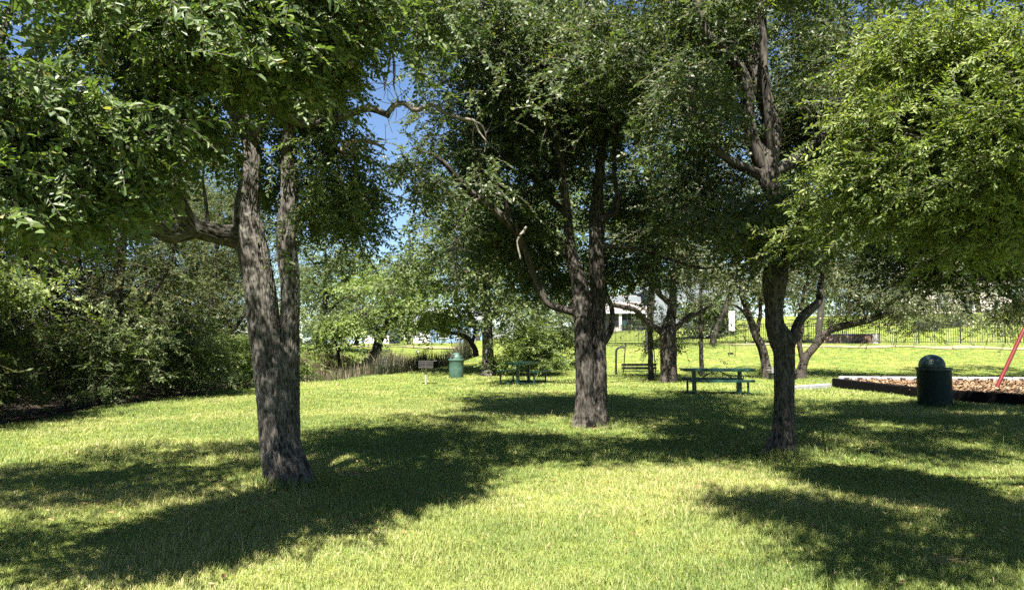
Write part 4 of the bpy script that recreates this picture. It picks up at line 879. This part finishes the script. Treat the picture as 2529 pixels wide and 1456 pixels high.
# ------------------------------------------------------------------ trash cans
M_green_dark = plain('shaded_dark_green_paint', (.0055, .023, .017), .5, 0, .25, 8)  # dark green of the near can, deepened to carry its shade
M_green_lit = plain('sunlit_green_paint', (.034, .078, .058), .6, 0, .25, 7)  # lighter green of the far can, its sunlight put into the colour
M_table = plain('table_shaded_green', (.009, .042, .029), .4, 0, .3, 9)  # green darkened: tree shade over the tables is in the paint colour
M_black = plain('black_metal', (.012, .012, .013), .5, 0, .2, 12)
M_hole = plain('opening_black', (.004, .004, .004), .8)
def perforated(name, c, hole, scale):
    m, t, n, b = new_mat(name)
    tc = n.new('ShaderNodeTexCoord'); sp = n.new('ShaderNodeSeparateXYZ'); t.links.new(tc.outputs['Object'], sp.inputs[0])
    an = n.new('ShaderNodeMath'); an.operation = 'ARCTAN2'; t.links.new(sp.outputs[1], an.inputs[0]); t.links.new(sp.outputs[0], an.inputs[1])
    cb = n.new('ShaderNodeCombineXYZ'); k = n.new('ShaderNodeMath'); k.operation = 'MULTIPLY'; k.inputs[1].default_value = .38; t.links.new(an.outputs[0], k.inputs[0]); t.links.new(k.outputs[0], cb.inputs[0]); t.links.new(sp.outputs[2], cb.inputs[1])
    mp = n.new('ShaderNodeMapping'); mp.inputs['Rotation'].default_value = (0, 0, R(45)); mp.inputs['Scale'].default_value = (scale, scale, scale); t.links.new(cb.outputs[0], mp.inputs[0])
    ck = n.new('ShaderNodeTexVoronoi'); ck.inputs['Randomness'].default_value = 0; ck.inputs['Scale'].default_value = 1; ck.distance = 'CHEBYCHEV'; t.links.new(mp.outputs[0], ck.inputs['Vector'])
    r = ramp(n, [(.33, hole), (.37, c)]); t.links.new(ck.outputs['Distance'], r.inputs[0]); t.links.new(r.outputs[0], b.inputs['Base Color']); b.inputs['Roughness'].default_value = .6; b.inputs['Specular IOR Level'].default_value = .2
    return m
M_perf = perforated('perforated_shaded_green', (.0045, .02, .014), (.002, .008, .006), 34)  # same shade-darkened green for the near can's body

def bin_near():
    p = PG(2303, 18.05); th = thing('trash_can', 'shaded dark green perforated trash can with a domed lid by the play area border', 'trash can', p, 0, 'green trash cans')
    m = MB(); m.lathe([(.36, .0), (.375, .015), (.375, .86), (.39, .875), (.39, .9), (.37, .9), (.36, .2)], 48); m.build('body', M_perf, th)
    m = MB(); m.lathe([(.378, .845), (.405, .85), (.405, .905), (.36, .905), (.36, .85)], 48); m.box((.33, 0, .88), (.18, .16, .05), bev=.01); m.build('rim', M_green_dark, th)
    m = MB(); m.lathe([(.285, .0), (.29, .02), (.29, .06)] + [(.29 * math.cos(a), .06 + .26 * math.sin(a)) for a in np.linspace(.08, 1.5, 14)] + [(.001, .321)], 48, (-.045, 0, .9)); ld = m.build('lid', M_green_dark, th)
    m = MB(); m.box((0, 0, 0), (.24, .02, .17), M=Matrix.Translation((-.045, .262, 1.05)) @ Matrix.Rotation(R(24), 4, 'X'), bev=.008); m.build('flap', M_black, ld)
    m = MB(); m.lathe([(.33, -.02), (.33, .03)], 32)
    m.build('base', M_black, th)
bin_near()
def bin_far():
    p = PG(1127, 30.6); th = thing('trash_can', 'sunlit green trash can with a domed lid beside the charcoal grill', 'trash can', p, 0, 'green trash cans')
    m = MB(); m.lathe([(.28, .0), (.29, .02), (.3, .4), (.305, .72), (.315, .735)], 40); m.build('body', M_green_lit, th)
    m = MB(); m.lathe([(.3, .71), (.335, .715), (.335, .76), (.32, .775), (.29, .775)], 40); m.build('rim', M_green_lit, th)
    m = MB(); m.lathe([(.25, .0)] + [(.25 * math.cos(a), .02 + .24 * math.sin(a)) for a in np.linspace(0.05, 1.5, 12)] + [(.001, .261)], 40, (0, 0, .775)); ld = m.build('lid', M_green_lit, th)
    m = MB(); m.box((0, 0, 0), (.2, .02, .13), M=Matrix.Translation((-.1, -.205, .9)) @ Matrix.Rotation(R(-26), 4, 'X') , bev=.006); m.build('flap', M_hole, ld)
bin_far()

# ------------------------------------------------------------------ pedestal grill
def grill():
    p = PG(1052, 26.0); th = thing('park_grill', 'black charcoal grill box on a pale metal post', 'grill', p, R(4))
    M_post = plain('galvanised_post', (.3, .28, .24), .6, .2, .2, 10)
    m = MB(); m.tube([(0, 0, -.1), (0, 0, .56)], .038, 12); m.build('post', M_post, th)
    M_g = plain('sooty_steel', (.03, .028, .027), .6, .2, .3, 14)
    m = MB()
    for c, s in (((0, 0, .57), (.5, .36, .02)), ((-.245, 0, .69), (.012, .36, .24)), ((.245, 0, .69), (.012, .36, .24)), ((0, .175, .69), (.5, .012, .24)), ((0, -.176, .6), (.5, .012, .05)), ((0, -.176, .68), (.5, .012, .03)), ((0, -.176, .745), (.5, .012, .028)), ((0, -.176, .8), (.5, .012, .03)), ((0, -.178, .69), (.03, .014, .24))): m.box(c, s)
    bx = m.build('firebox', M_g, th)
    m = MB()
    for k in range(13): m.tube([(-.23, -.15 + k * .025, .8), (.23, -.15 + k * .025, .8)], .006, 6)
    m.tube([(.25, -.1, .8), (.37, -.1, .81)], .011, 8); m.tube([(.25, .1, .8), (.37, .1, .81)], .011, 8); m.tube([(.37, -.1, .81), (.37, .1, .81)], .012, 8)
    m.build('grate', M_g, th)
grill()

# ------------------------------------------------------------------ picnic tables
M_tabletop = perforated('table_mesh_top', (.03, .13, .085), (.008, .02, .015), 26)
def table_meshes():
    out = []
    m = MB(); m.box((0, 0, .735), (2.04, .76, .035), bev=.012); m.box((0, -.372, .705), (1.98, .014, .04)); m.box((0, .372, .705), (1.98, .014, .04)); m.box((-.995, 0, .705), (.014, .7, .04)); m.box((.995, 0, .705), (.014, .7, .04)); out.append(('tabletop', m, M_table))
    for s in (-1, 1):
        m = MB(); m.box((0, s * .62, .44), (1.84, .27, .03), bev=.01); m.box((0, s * .62 - .128, .415), (1.8, .012, .035)); m.box((0, s * .62 + .128, .415), (1.8, .012, .035)); out.append(('seat', m, M_table))
    for sx in (-1, 1):
        m = MB(); m.box((sx * .66, 0, .35), (.11, .1, .73), bev=.012); m.box((sx * .66, 0, .705), (.08, .6, .03)); m.box((sx * .66, 0, .03), (.08, 1.3, .05), bev=.01); out.append(('leg', m, M_table))
        for s in (-1, 1):
            m = MB(); m.box((sx * .74, s * .62, .21), (.055, .055, .43), bev=.008); out.append(('leg', m, M_table))
        m = MB(); m.tube([(sx * .6, 0, .38), (sx * .06, 0, .7)], .016, 8); out.append(('brace', m, M_table))
    return out
def picnic(label, px, D, rz):
    p = PG(px, D); th = thing('picnic_table', label, 'picnic table', p, rz, 'green picnic tables')
    return th
t1 = picnic('long green metal picnic table with two benches, seen side-on right of the stout oak', 1768, 21.9, R(-3))
kids = [m.build(nm, mt, t1) for nm, m, mt in table_meshes()]
t2 = picnic('green metal picnic table seen end-on between the far trash can and twin trunks', 1292, 27.0, R(72))
for k in kids:
    c = k.copy(); col.objects.link(c); c.parent = t2

# ------------------------------------------------------------------ bench swing
def swing():
    D = 32.2; p = PG(1578, D); q = D / F; th = thing('bench_swing', 'black slatted bench swing hanging between two bent pipe posts', 'swing', p, R(2))
    M_sw = plain('brown_black_steel', (.006, .005, .005), .5, 0, .3, 9)
    xl, xr = (1520 - 1578) * q, (1638 - 1578) * q
    for s, x in ((1, xl), (-1, xr)):
        m = MB(); H = 1.2; r = .2
        pts = [(x, 0, -.1), (x, 0, .5), (x + s * .01, 0, H - r)] + [(x + s * (.01 + r - r * math.cos(a)), 0, H - r + r * math.sin(a)) for a in np.linspace(.2, 1.57, 7)] + [(x + s * .42, 0, H - .01)]
        m.tube(pts, .045, 10); m.build('post', M_sw, th)
    x0, x1 = (1535 - 1578) * q, (1622 - 1578) * q
    for x, xt in ((x0 + .06, x0 + .16), (x1 - .06, x1 - .16)):
        m = MB(); m.tube([(x, .02, .1), (x + (xt - x) * .5, .01, .75), (xt, 0, 1.4)], .022, 8); m.build('hanger', M_sw, th)
    m = MB()
    for z, y in ((.44, .14), (.3, .12)): m.box(((x0 + x1) / 2, y, z), (x1 - x0, .03, .11), bev=.006)
    m.build('backrest', M_sw, th)
    m = MB()
    for k in range(4): m.box(((x0 + x1) / 2, -.28 + k * .11, .2 - .005 * k), (x1 - x0, .09, .028), bev=.006)
    m.build('seat', M_sw, th)
swing()

# ------------------------------------------------------------------ perforated bench behind the slender tree
def bench():
    p = PG(1931, 28.6); th = thing('park_bench', 'low black perforated bench mostly hidden behind the slender trunk', 'bench', p, R(3))
    M_b = perforated('perforated_black', (.014, .013, .014), (.13, .13, .1), 12)
    m = MB(); m.box((0, .18, .34), (1.12, .02, .24), bev=.005); m.build('backrest', M_b, th)
    m = MB(); m.box((0, 0, .24), (1.12, .36, .03), bev=.008); m.build('seat', M_black, th)
    for x in (-.48, .48):
        m = MB(); m.box((x, .0, .11), (.05, .3, .24), bev=.006); m.build('leg', M_black, th)
    m = MB(); m.box((-.38, -.13, .34), (.22, .015, .28), bev=.003); m.build('panel', plain('grey_board', (.16, .155, .15), .8), th)
bench()

# ------------------------------------------------------------------ sign on two thin posts
def sign():
    p = PG(1807, 39.0); q = 39.0 / F; th = thing('sign', 'narrow white panel on two thin posts in front of the fence', 'sign', p)
    zt = P(1807, 768, 39)[2] - p[2]; zb = P(1807, 816, 39)[2] - p[2]
    M_w = plain('white_paint', (.78, .78, .76), .5, 0, .05)
    m = MB(); m.box((0, -.02, (zt + zb) / 2), (.3, .02, zt - zb), bev=.004); m.build('panel', M_w, th)
    for x in (-.15, .16):
        m = MB(); m.tube([(x, 0, -.1), (x, 0, zb + .3)], .016, 6); m.build('post', plain('green_post', (.06, .07, .03), .6), th)
sign()
def marker():
    p = PG(1030, 47.0); th = thing('marker_sign', 'tiny white marker on a stake above the reeds', 'sign', p)
    zz = P(1030, 868, 47)[2] - p[2]
    m = MB(); m.box((0, 0, zz), (.2, .02, .14)); m.build('panel', bpy.data.materials['white_paint'], th)
    m = MB(); m.tube([(0, .03, -.1), (0, .03, zz)], .015, 6); m.build('stake', M_black, th)
marker()

# ------------------------------------------------------------------ play area: border, mulch, red swing frame
def play():
    M_mulch = plain('wood_mulch', (.13, .08, .048), .95, 0, .5, 40, .6)
    n = len(PLAY); c = np.mean(PLAY, 0)
    # bed surface as a fan of rings
    V = []; Q = []; rings = 26; per = 8
    loop = []
    for (x0, y0), (x1, y1) in zip(PLAY, PLAY[1:] + PLAY[:1]):
        for k in range(per): loop.append((x0 + (x1 - x0) * k / per, y0 + (y1 - y0) * k / per))
    loop = np.array(loop); m_ = len(loop)
    for r in range(rings):
        f = 1 - r / rings; pp = c + (loop - c) * f
        V.append(np.stack([pp[:, 0], pp[:, 1], .16 + .05 * vnoise(np.stack([pp[:, 0] * 1.4, pp[:, 1] * 1.4, 0 * pp[:, 0]], 1), 51)], 1))
    V = np.concatenate(V)
    for r in range(rings - 1):
        for k in range(m_): Q.append([r * m_ + k, r * m_ + (k + 1) % m_, (r + 1) * m_ + (k + 1) % m_, (r + 1) * m_ + k])
    loops = np.concatenate([np.array(Q).ravel(), np.arange((rings - 1) * m_, rings * m_)]); tot = np.concatenate([np.full(len(Q), 4), [m_]])
    o = link('mulch_bed', mesh_np('mulch_bed', V, loops, tot, [M_mulch], None, True)); o['kind'] = 'structure'
    # loose chips
    k = 26000; x = 10.7 + 11 * rng.random(k); y = 15.5 + 9.6 * rng.random(k); ins = in_play(x, y); x, y = x[ins], y[ins]; k = len(x)
    a = rng.random(k) * 6.28; l = .03 + .05 * rng.random(k); wd = .012 + .01 * rng.random(k); t1_ = rng.normal(0, .35, k)
    b0 = np.stack([x, y, .205 + .05 * rng.random(k)], 1); d = np.stack([np.cos(a) * l, np.sin(a) * l, t1_ * l], 1); s_ = np.stack([-np.sin(a) * wd, np.cos(a) * wd, rng.normal(0, .3, k) * wd], 1)
    VV = np.stack([b0 - d - s_, b0 + d - s_, b0 + d + s_, b0 - d + s_], 1).reshape(-1, 3)
    M_chip = leaf_mat('chip', [(.06, .036, .02), (.15, .095, .055), (.3, .21, .13)], (.5, .5, .5), .9, .05, .1)
    o = link('mulch_chips', mesh_np('mulch_chips', VV, np.arange(4 * k), np.full(k, 4), [M_chip], None, False, {'rnd': ('FLOAT', np.repeat(rng.random(k), 4))}))
    o['kind'] = 'stuff'; o['label'] = 'loose brown wood chips covering the play area'; o['category'] = 'wood chips'
    M_bd = plain('shaded_black_plastic', (.004, .004, .0045), .9, 0, .2, 6, 0, .08)  # black plastic, deepened so the near side's shade is in the colour
    M_lt = plain('sunlit_border_grey', (.24, .24, .24), .6, 0, .2, 8)  # lighter grey carries the sunlit look of the far timbers
    def border(name, pts, label, hz, top=None, notch=False, base=None):
        th = thing(name, label, 'border', (pts[0][0], pts[0][1], 0), 0, 'play area border timbers')
        p0 = np.array([pts[0][0], pts[0][1]])
        for (a, b_) in zip(pts[:-1], pts[1:]):
            a = np.array(a); b_ = np.array(b_); L = np.linalg.norm(b_ - a); an = math.atan2(b_[1] - a[1], b_[0] - a[0]); nseg = max(1, round(L / 1.22))
            for k in range(nseg):
                c0 = a + (b_ - a) * (k + .5) / nseg - p0
                m = MB(); m.box((c0[0], c0[1], hz / 2 - .06), (L / nseg - .012, .1, hz + .12), an, bev=.02)
                m.box((c0[0], c0[1], hz + .005), (L / nseg - .05, .06, .012), an)
                o = m.build('timber', M_bd if top is None else top, th)
                if notch:
                    for q in range(3):
                        m = MB()
                        cc = c0 + np.array([math.cos(an), math.sin(an)]) * (q - 1) * L / nseg / 3.2; nn = np.array([math.sin(an), -math.cos(an)]) * .052
                        if nn[1] > 0: nn = -nn
                        m.box((cc[0] + nn[0], cc[1] + nn[1], hz * .78), (.17, .012, .07), an)
                        m.build('notch', M_hole, o)
        return th
    border('border', [(10.72, 25.0), (11.05, 19.7), (12.3, 17.3), (20, 14.5)], 'black plastic border along the shaded near side of the play area', .27)
    border('border', [(10.92, 25.05), (16.3, 24.4), (24, 24.0)], 'sunlit grey border along the far side of the play area', .33, M_lt, True)
    border('border', [(8.6, 23.4), (10.6, 24.95)], 'short pale border piece between the slender trunk and the play area corner', .1, M_lt)
play()
def red_frame():
    p = PG(2450, 20.7); p[2] = .1; th = thing('swing_frame', 'red steel tube frame rising from the wood chips at the right edge', 'swing set', p)
    M_red = plain('red_paint', (.11, .012, .012), .4, 0, .15, 6)
    a = P(2528, 812, 20.7) - p; f = lambda t: a * t
    top = f(1.0)
    pts = [tuple(f(0) - [0, 0, .15]), tuple(f(.02)), tuple(f(.5)), tuple(f(.86)), tuple(top + np.array([.02, 0, .02])), tuple(top + np.array([.16, 0, .2])), tuple(top + np.array([.5, 0, .38])), tuple(top + np.array([1.0, 0, .44])), tuple(top + np.array([3.2, 0, .44]))]
    m = MB(); m.tube(catmull(np.array(pts), 40).tolist(), .05, 14); m.build('frame_tube', M_red, th)
    m = MB(); m.tube([(4.4, 0, -.15), (4.1, 0, 1.0), (3.2 + top[0], 0, top[2] + .44)], .058, 14); m.build('leg', M_red, th)
    m = MB(); m.tube([(-.06, -.02, .04), (-.03, -.02, .16)], .075, 12); m.build('collar', M_red, th)
red_frame()

# ------------------------------------------------------------------ iron fence
def fence(name, label, pts, h=1.45, bay=2.4, step=.13, mat=None):
    mat = mat or M_black
    pts = np.array(pts, float); L = np.concatenate([[0], np.cumsum(np.linalg.norm(np.diff(pts, axis=0), axis=1))])
    at = lambda u: np.array([np.interp(u, L, pts[:, 0]), np.interp(u, L, pts[:, 1])])
    o0 = at(0); b = np.array([o0[0], o0[1], gz(*o0)]); th = thing(name, label, 'fence', b)
    nb = int(L[-1] / bay)
    for k in range(nb + 1):
        q = at(k * bay); z = gz(*q)
        m = MB(); m.box((q[0] - b[0], q[1] - b[1], z - b[2] + h / 2), (.06, .06, h + .1)); m.box((q[0] - b[0], q[1] - b[1], z - b[2] + h + .07), (.075, .075, .03)); m.build('post', mat, th)
        if k == nb: break
        q2 = at((k + 1) * bay); z2 = gz(*q2); an = math.atan2(q2[1] - q[1], q2[0] - q[0]); m = MB()
        for hz in (.12, h - .22, h - .06):
            m.tube([(q[0] - b[0], q[1] - b[1], z + hz - b[2]), (q2[0] - b[0], q2[1] - b[1], z2 + hz - b[2])], .024, 4)
        ns = int(bay / step)
        for j in range(1, ns):
            f = j / ns; x, y, zz = q[0] + (q2[0] - q[0]) * f - b[0], q[1] + (q2[1] - q[1]) * f - b[1], z + (z2 - z) * f - b[2]
            m.box((x, y, zz + h / 2 + .03), (.026, .026, h - .06), an)
        m.build('picket_panel', mat, th)
    return th
fence('iron_fence', 'long black iron picket fence crossing behind the far lawn', [(36, 41.5), (33, 44), (22, 53.5), (10.5, 64), (3, 71), (-3, 78)])
fence('iron_fence', 'short dark picket fence along the porch of the pale house', [(9, 79), (22, 81)], 1.35, 2.4, .12)
fence('iron_fence', 'distant thin fence in front of the blue-walled house', [(-15, 92), (-2, 94)], 1.6, 3.0, .3)

# ------------------------------------------------------------------ low brick wall beyond the fence
def brick_mat():
    m, t, n, b = new_mat('brick')
    tc = n.new('ShaderNodeTexCoord'); br = n.new('ShaderNodeTexBrick'); br.inputs['Scale'].default_value = 3; br.inputs[1].default_value = (.3, .17, .12, 1); br.inputs[2].default_value = (.36, .22, .16, 1); br.inputs[3].default_value = (.4, .37, .33, 1)
    t.links.new(tc.outputs['Object'], br.inputs['Vector']); t.links.new(br.outputs[0], b.inputs['Base Color']); b.inputs['Roughness'].default_value = .9
    return m
a_, b_ = PG(2035, 53), PG(2160, 51.5)
th = thing('brick_wall', 'low brick retaining wall with pale ends behind the fence', 'wall', (a_ + b_) / 2, math.atan2(b_[1] - a_[1], b_[0] - a_[0]))
Lw = float(np.linalg.norm(b_[:2] - a_[:2]))
m = MB(); m.box((0, 0, .22), (Lw, .3, .8)); m.build('wall', brick_mat(), th)
M_stone = plain('limestone', (.5, .46, .4), .9, 0, .2, 4, .3)
m = MB(); m.box((0, 0, .65), (Lw + .1, .36, .06), bev=.01); m.build('coping', M_stone, th)
m = MB(); m.box((Lw / 2 + .1, -.02, .25), (.5, .4, .9), bev=.02); m.build('pier', M_stone, th)

# ------------------------------------------------------------------ houses
M_wall_g = plain('shaded_grey_stucco', (.13, .15, .165), .85, 0, .08, 3)  # wall tone lowered: the tree shade on the house is in this colour
M_wall_w = plain('white_trim', (.5, .5, .49), .6, 0, .05, 3)
M_wall_b = plain('blue_siding', (.14, .22, .36), .7, 0, .08, 3)
M_roof_g = plain('grey_shingle', (.17, .18, .21), .9, 0, .25, 6)
M_roof_p = plain('weathered_shingle', (.17, .145, .14), .9, 0, .2, 6)
M_glass = plain('window_glass', (.03, .04, .05), .08, 0, .1)
def gable(th, x0, x1, y0, y1, z0, zr, mat, over=.4, axis='x', name='roof'):
    m = MB()
    if axis == 'x':
        ym = (y0 + y1) / 2
        V = [(x0 - over, y0 - over, z0), (x1 + over, y0 - over, z0), (x1 + over, ym, zr), (x0 - over, ym, zr), (x0 - over, y1 + over, z0), (x1 + over, y1 + over, z0)]
        V2 = [(a, b, c - .15) for a, b, c in V]
        m.add(V + V2, [(0, 1, 2, 3), (3, 2, 5, 4), (7, 6, 9, 8), (8, 9, 10, 11), (0, 6, 7, 1), (4, 5, 11, 10), (0, 3, 9, 6), (3, 4, 10, 9), (1, 7, 8, 2), (2, 8, 11, 5)])
    else:
        xm = (x0 + x1) / 2
        V = [(x0 - over, y0 - over, z0), (xm, y0 - over, zr), (xm, y1 + over, zr), (x0 - over, y1 + over, z0), (x1 + over, y0 - over, z0), (x1 + over, y1 + over, z0)]
        V2 = [(a, b, c - .15) for a, b, c in V]
        m.add(V + V2, [(0, 1, 2, 3), (1, 4, 5, 2), (6, 9, 8, 7), (7, 8, 11, 10), (0, 6, 7, 1), (1, 7, 10, 4), (3, 2, 8, 9), (2, 5, 11, 8), (0, 3, 9, 6), (4, 10, 11, 5)])
    return m.build(name, mat, th)
def window(th, x, y, z, w_, h_, nx=2):
    m = MB(); m.box((x, y, z), (w_, .05, h_)); o = m.build('window', M_glass, th)
    m = MB()
    for s in (-1, 1): m.box((x + s * (w_ / 2 + .04), y - .02, z), (.09, .08, h_ + .18)); m.box((x, y - .02, z + s * (h_ / 2 + .04)), (w_, .08, .09))
    for k in range(1, nx): m.box((x - w_ / 2 + w_ * k / nx, y - .03, z), (.05, .05, h_))
    m.build('frame', M_wall_w, o)
def house_mid():
    D = 86.0; p = PG(1690, D); q = D / F; X = lambda px: (px - 1690) * q
    th = thing('house', 'pale grey house with a white-columned porch behind the fence', 'house', p)
    z = lambda py: P(1690, py, D)[2] - p[2]
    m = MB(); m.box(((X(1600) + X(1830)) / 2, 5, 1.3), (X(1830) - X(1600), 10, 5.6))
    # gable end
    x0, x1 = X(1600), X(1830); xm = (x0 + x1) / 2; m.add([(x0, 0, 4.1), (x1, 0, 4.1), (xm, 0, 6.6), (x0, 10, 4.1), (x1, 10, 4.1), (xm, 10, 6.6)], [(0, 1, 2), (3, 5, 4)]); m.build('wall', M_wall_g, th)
    gable(th, x0, x1, 0, 10, 4.05, 6.75, M_roof_g, .5, 'y')
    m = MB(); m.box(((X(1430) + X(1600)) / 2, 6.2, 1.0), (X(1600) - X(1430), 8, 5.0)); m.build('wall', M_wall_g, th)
    gable(th, X(1420), X(1598), -.6, 9.5, z(769) + .12, z(769) + 2.1, M_roof_p, .2, 'x', 'porch_roof')
    m = MB(); m.box(((X(1495) + X(1590)) / 2, -.9, z(771)), (X(1590) - X(1495), .15, .28)); m.build('fascia', M_wall_w, th)
    for px in (1530, 1596):
        m = MB(); m.box((X(px), -.6, (z(773) - 1.4) / 2), (.3, .3, z(773) + 1.1)); m.box((X(px), -.6, z(775)), (.42, .42, .16)); m.build('column', M_wall_w, th)
    window(th, X(1556), 2.16, 1.6, 1.5, 2.0); window(th, X(1578), 2.16, 1.6, .9, 2.0, 1)
    window(th, X(1668), -.03, 1.9, 1.6, 1.4); window(th, X(1775), -.03, 1.9, 1.4, 1.4)
    m = MB(); m.box((X(1542), 1.2, z(796)), (.85, .05, .62)); m.build('screen', plain('pool_blue', (.18, .42, .75), .5, 0, .1), th)
    m = MB(); m.box((X(1516), -.9, z(818)), (.8, .6, .9), bev=.05); m.build('utility_box', M_stone, th)
house_mid()
def house_right():
    D = 82.0; p = PG(2400, D); q = D / F; X = lambda px: (px - 2400) * q
    th = thing('house', 'cream stone house glimpsed through the oak leaves at the right', 'house', p)
    m = MB(); m.box(((X(2280) + X(2500)) / 2, 4, 1.2), (X(2500) - X(2280), 8, 5.4)); m.build('wall', plain('cream_stone', (.4, .36, .32), .9, 0, .15, 3), th)
    gable(th, X(2280), X(2500), 0, 8, 3.8, 6.0, M_roof_p, .5, 'x')
    window(th, X(2392), -.03, 1.8, 1.2, 1.5); window(th, X(2330), -.03, 1.8, 1.2, 1.5)
house_right()
def house_blue():
    D = 105.0; p = PG(1110, D); q = D / F; X = lambda px: (px - 1110) * q
    th = thing('house', 'long blue-walled house far behind the reeds', 'house', p)
    m = MB(); m.box(((X(1062) + X(1200)) / 2, 4, 1.0), (X(1200) - X(1062), 8, 4.2)); m.build('wall', M_wall_b, th)
    m = MB(); m.box(((X(1020) + X(1061.5)) / 2, 4.5, 1.0), (X(1061.5) - X(1020), 8, 4.0)); m.build('wall', M_wall_w, th)
    gable(th, X(1020), X(1200), 0, 8.5, 3.15, 5.2, M_roof_g, .4, 'x')
    window(th, X(1095), -.03, 1.4, 1.3, 1.3); window(th, X(1140), -.03, 1.4, 1.3, 1.3)
house_blue()
def house_white():
    D = 92.0; p = PG(850, D); q = D / F; X = lambda px: (px - 850) * q
    th = thing('house', 'low white house with a dark eave behind the left end of the reeds', 'house', p)
    m = MB(); m.box(((X(745) + X(960)) / 2, 5, .6), (X(960) - X(745), 9, 3.2)); m.build('wall', plain('blue_grey_wall', (.3, .35, .42), .8, 0, .1, 3), th)
    m = MB(); m.box(((X(740) + X(968)) / 2, 4.6, 2.28), (X(968) - X(740), 10, .18)); m.build('eave', M_roof_g, th)
    m = MB(); m.box(((X(780) + X(850)) / 2, 6, 3.0), (X(850) - X(780), 5, 1.25)); m.build('upper_wall', M_wall_w, th)
    m = MB(); m.box(((X(900) + X(960)) / 2, .2, .5), (X(960) - X(900), .3, 1.1)); m.build('porch_rail', M_wall_w, th)
    window(th, X(880), .46, 1.2, 1.3, 1.1); window(th, X(820), .46, 1.2, 1.3, 1.1)
house_white()
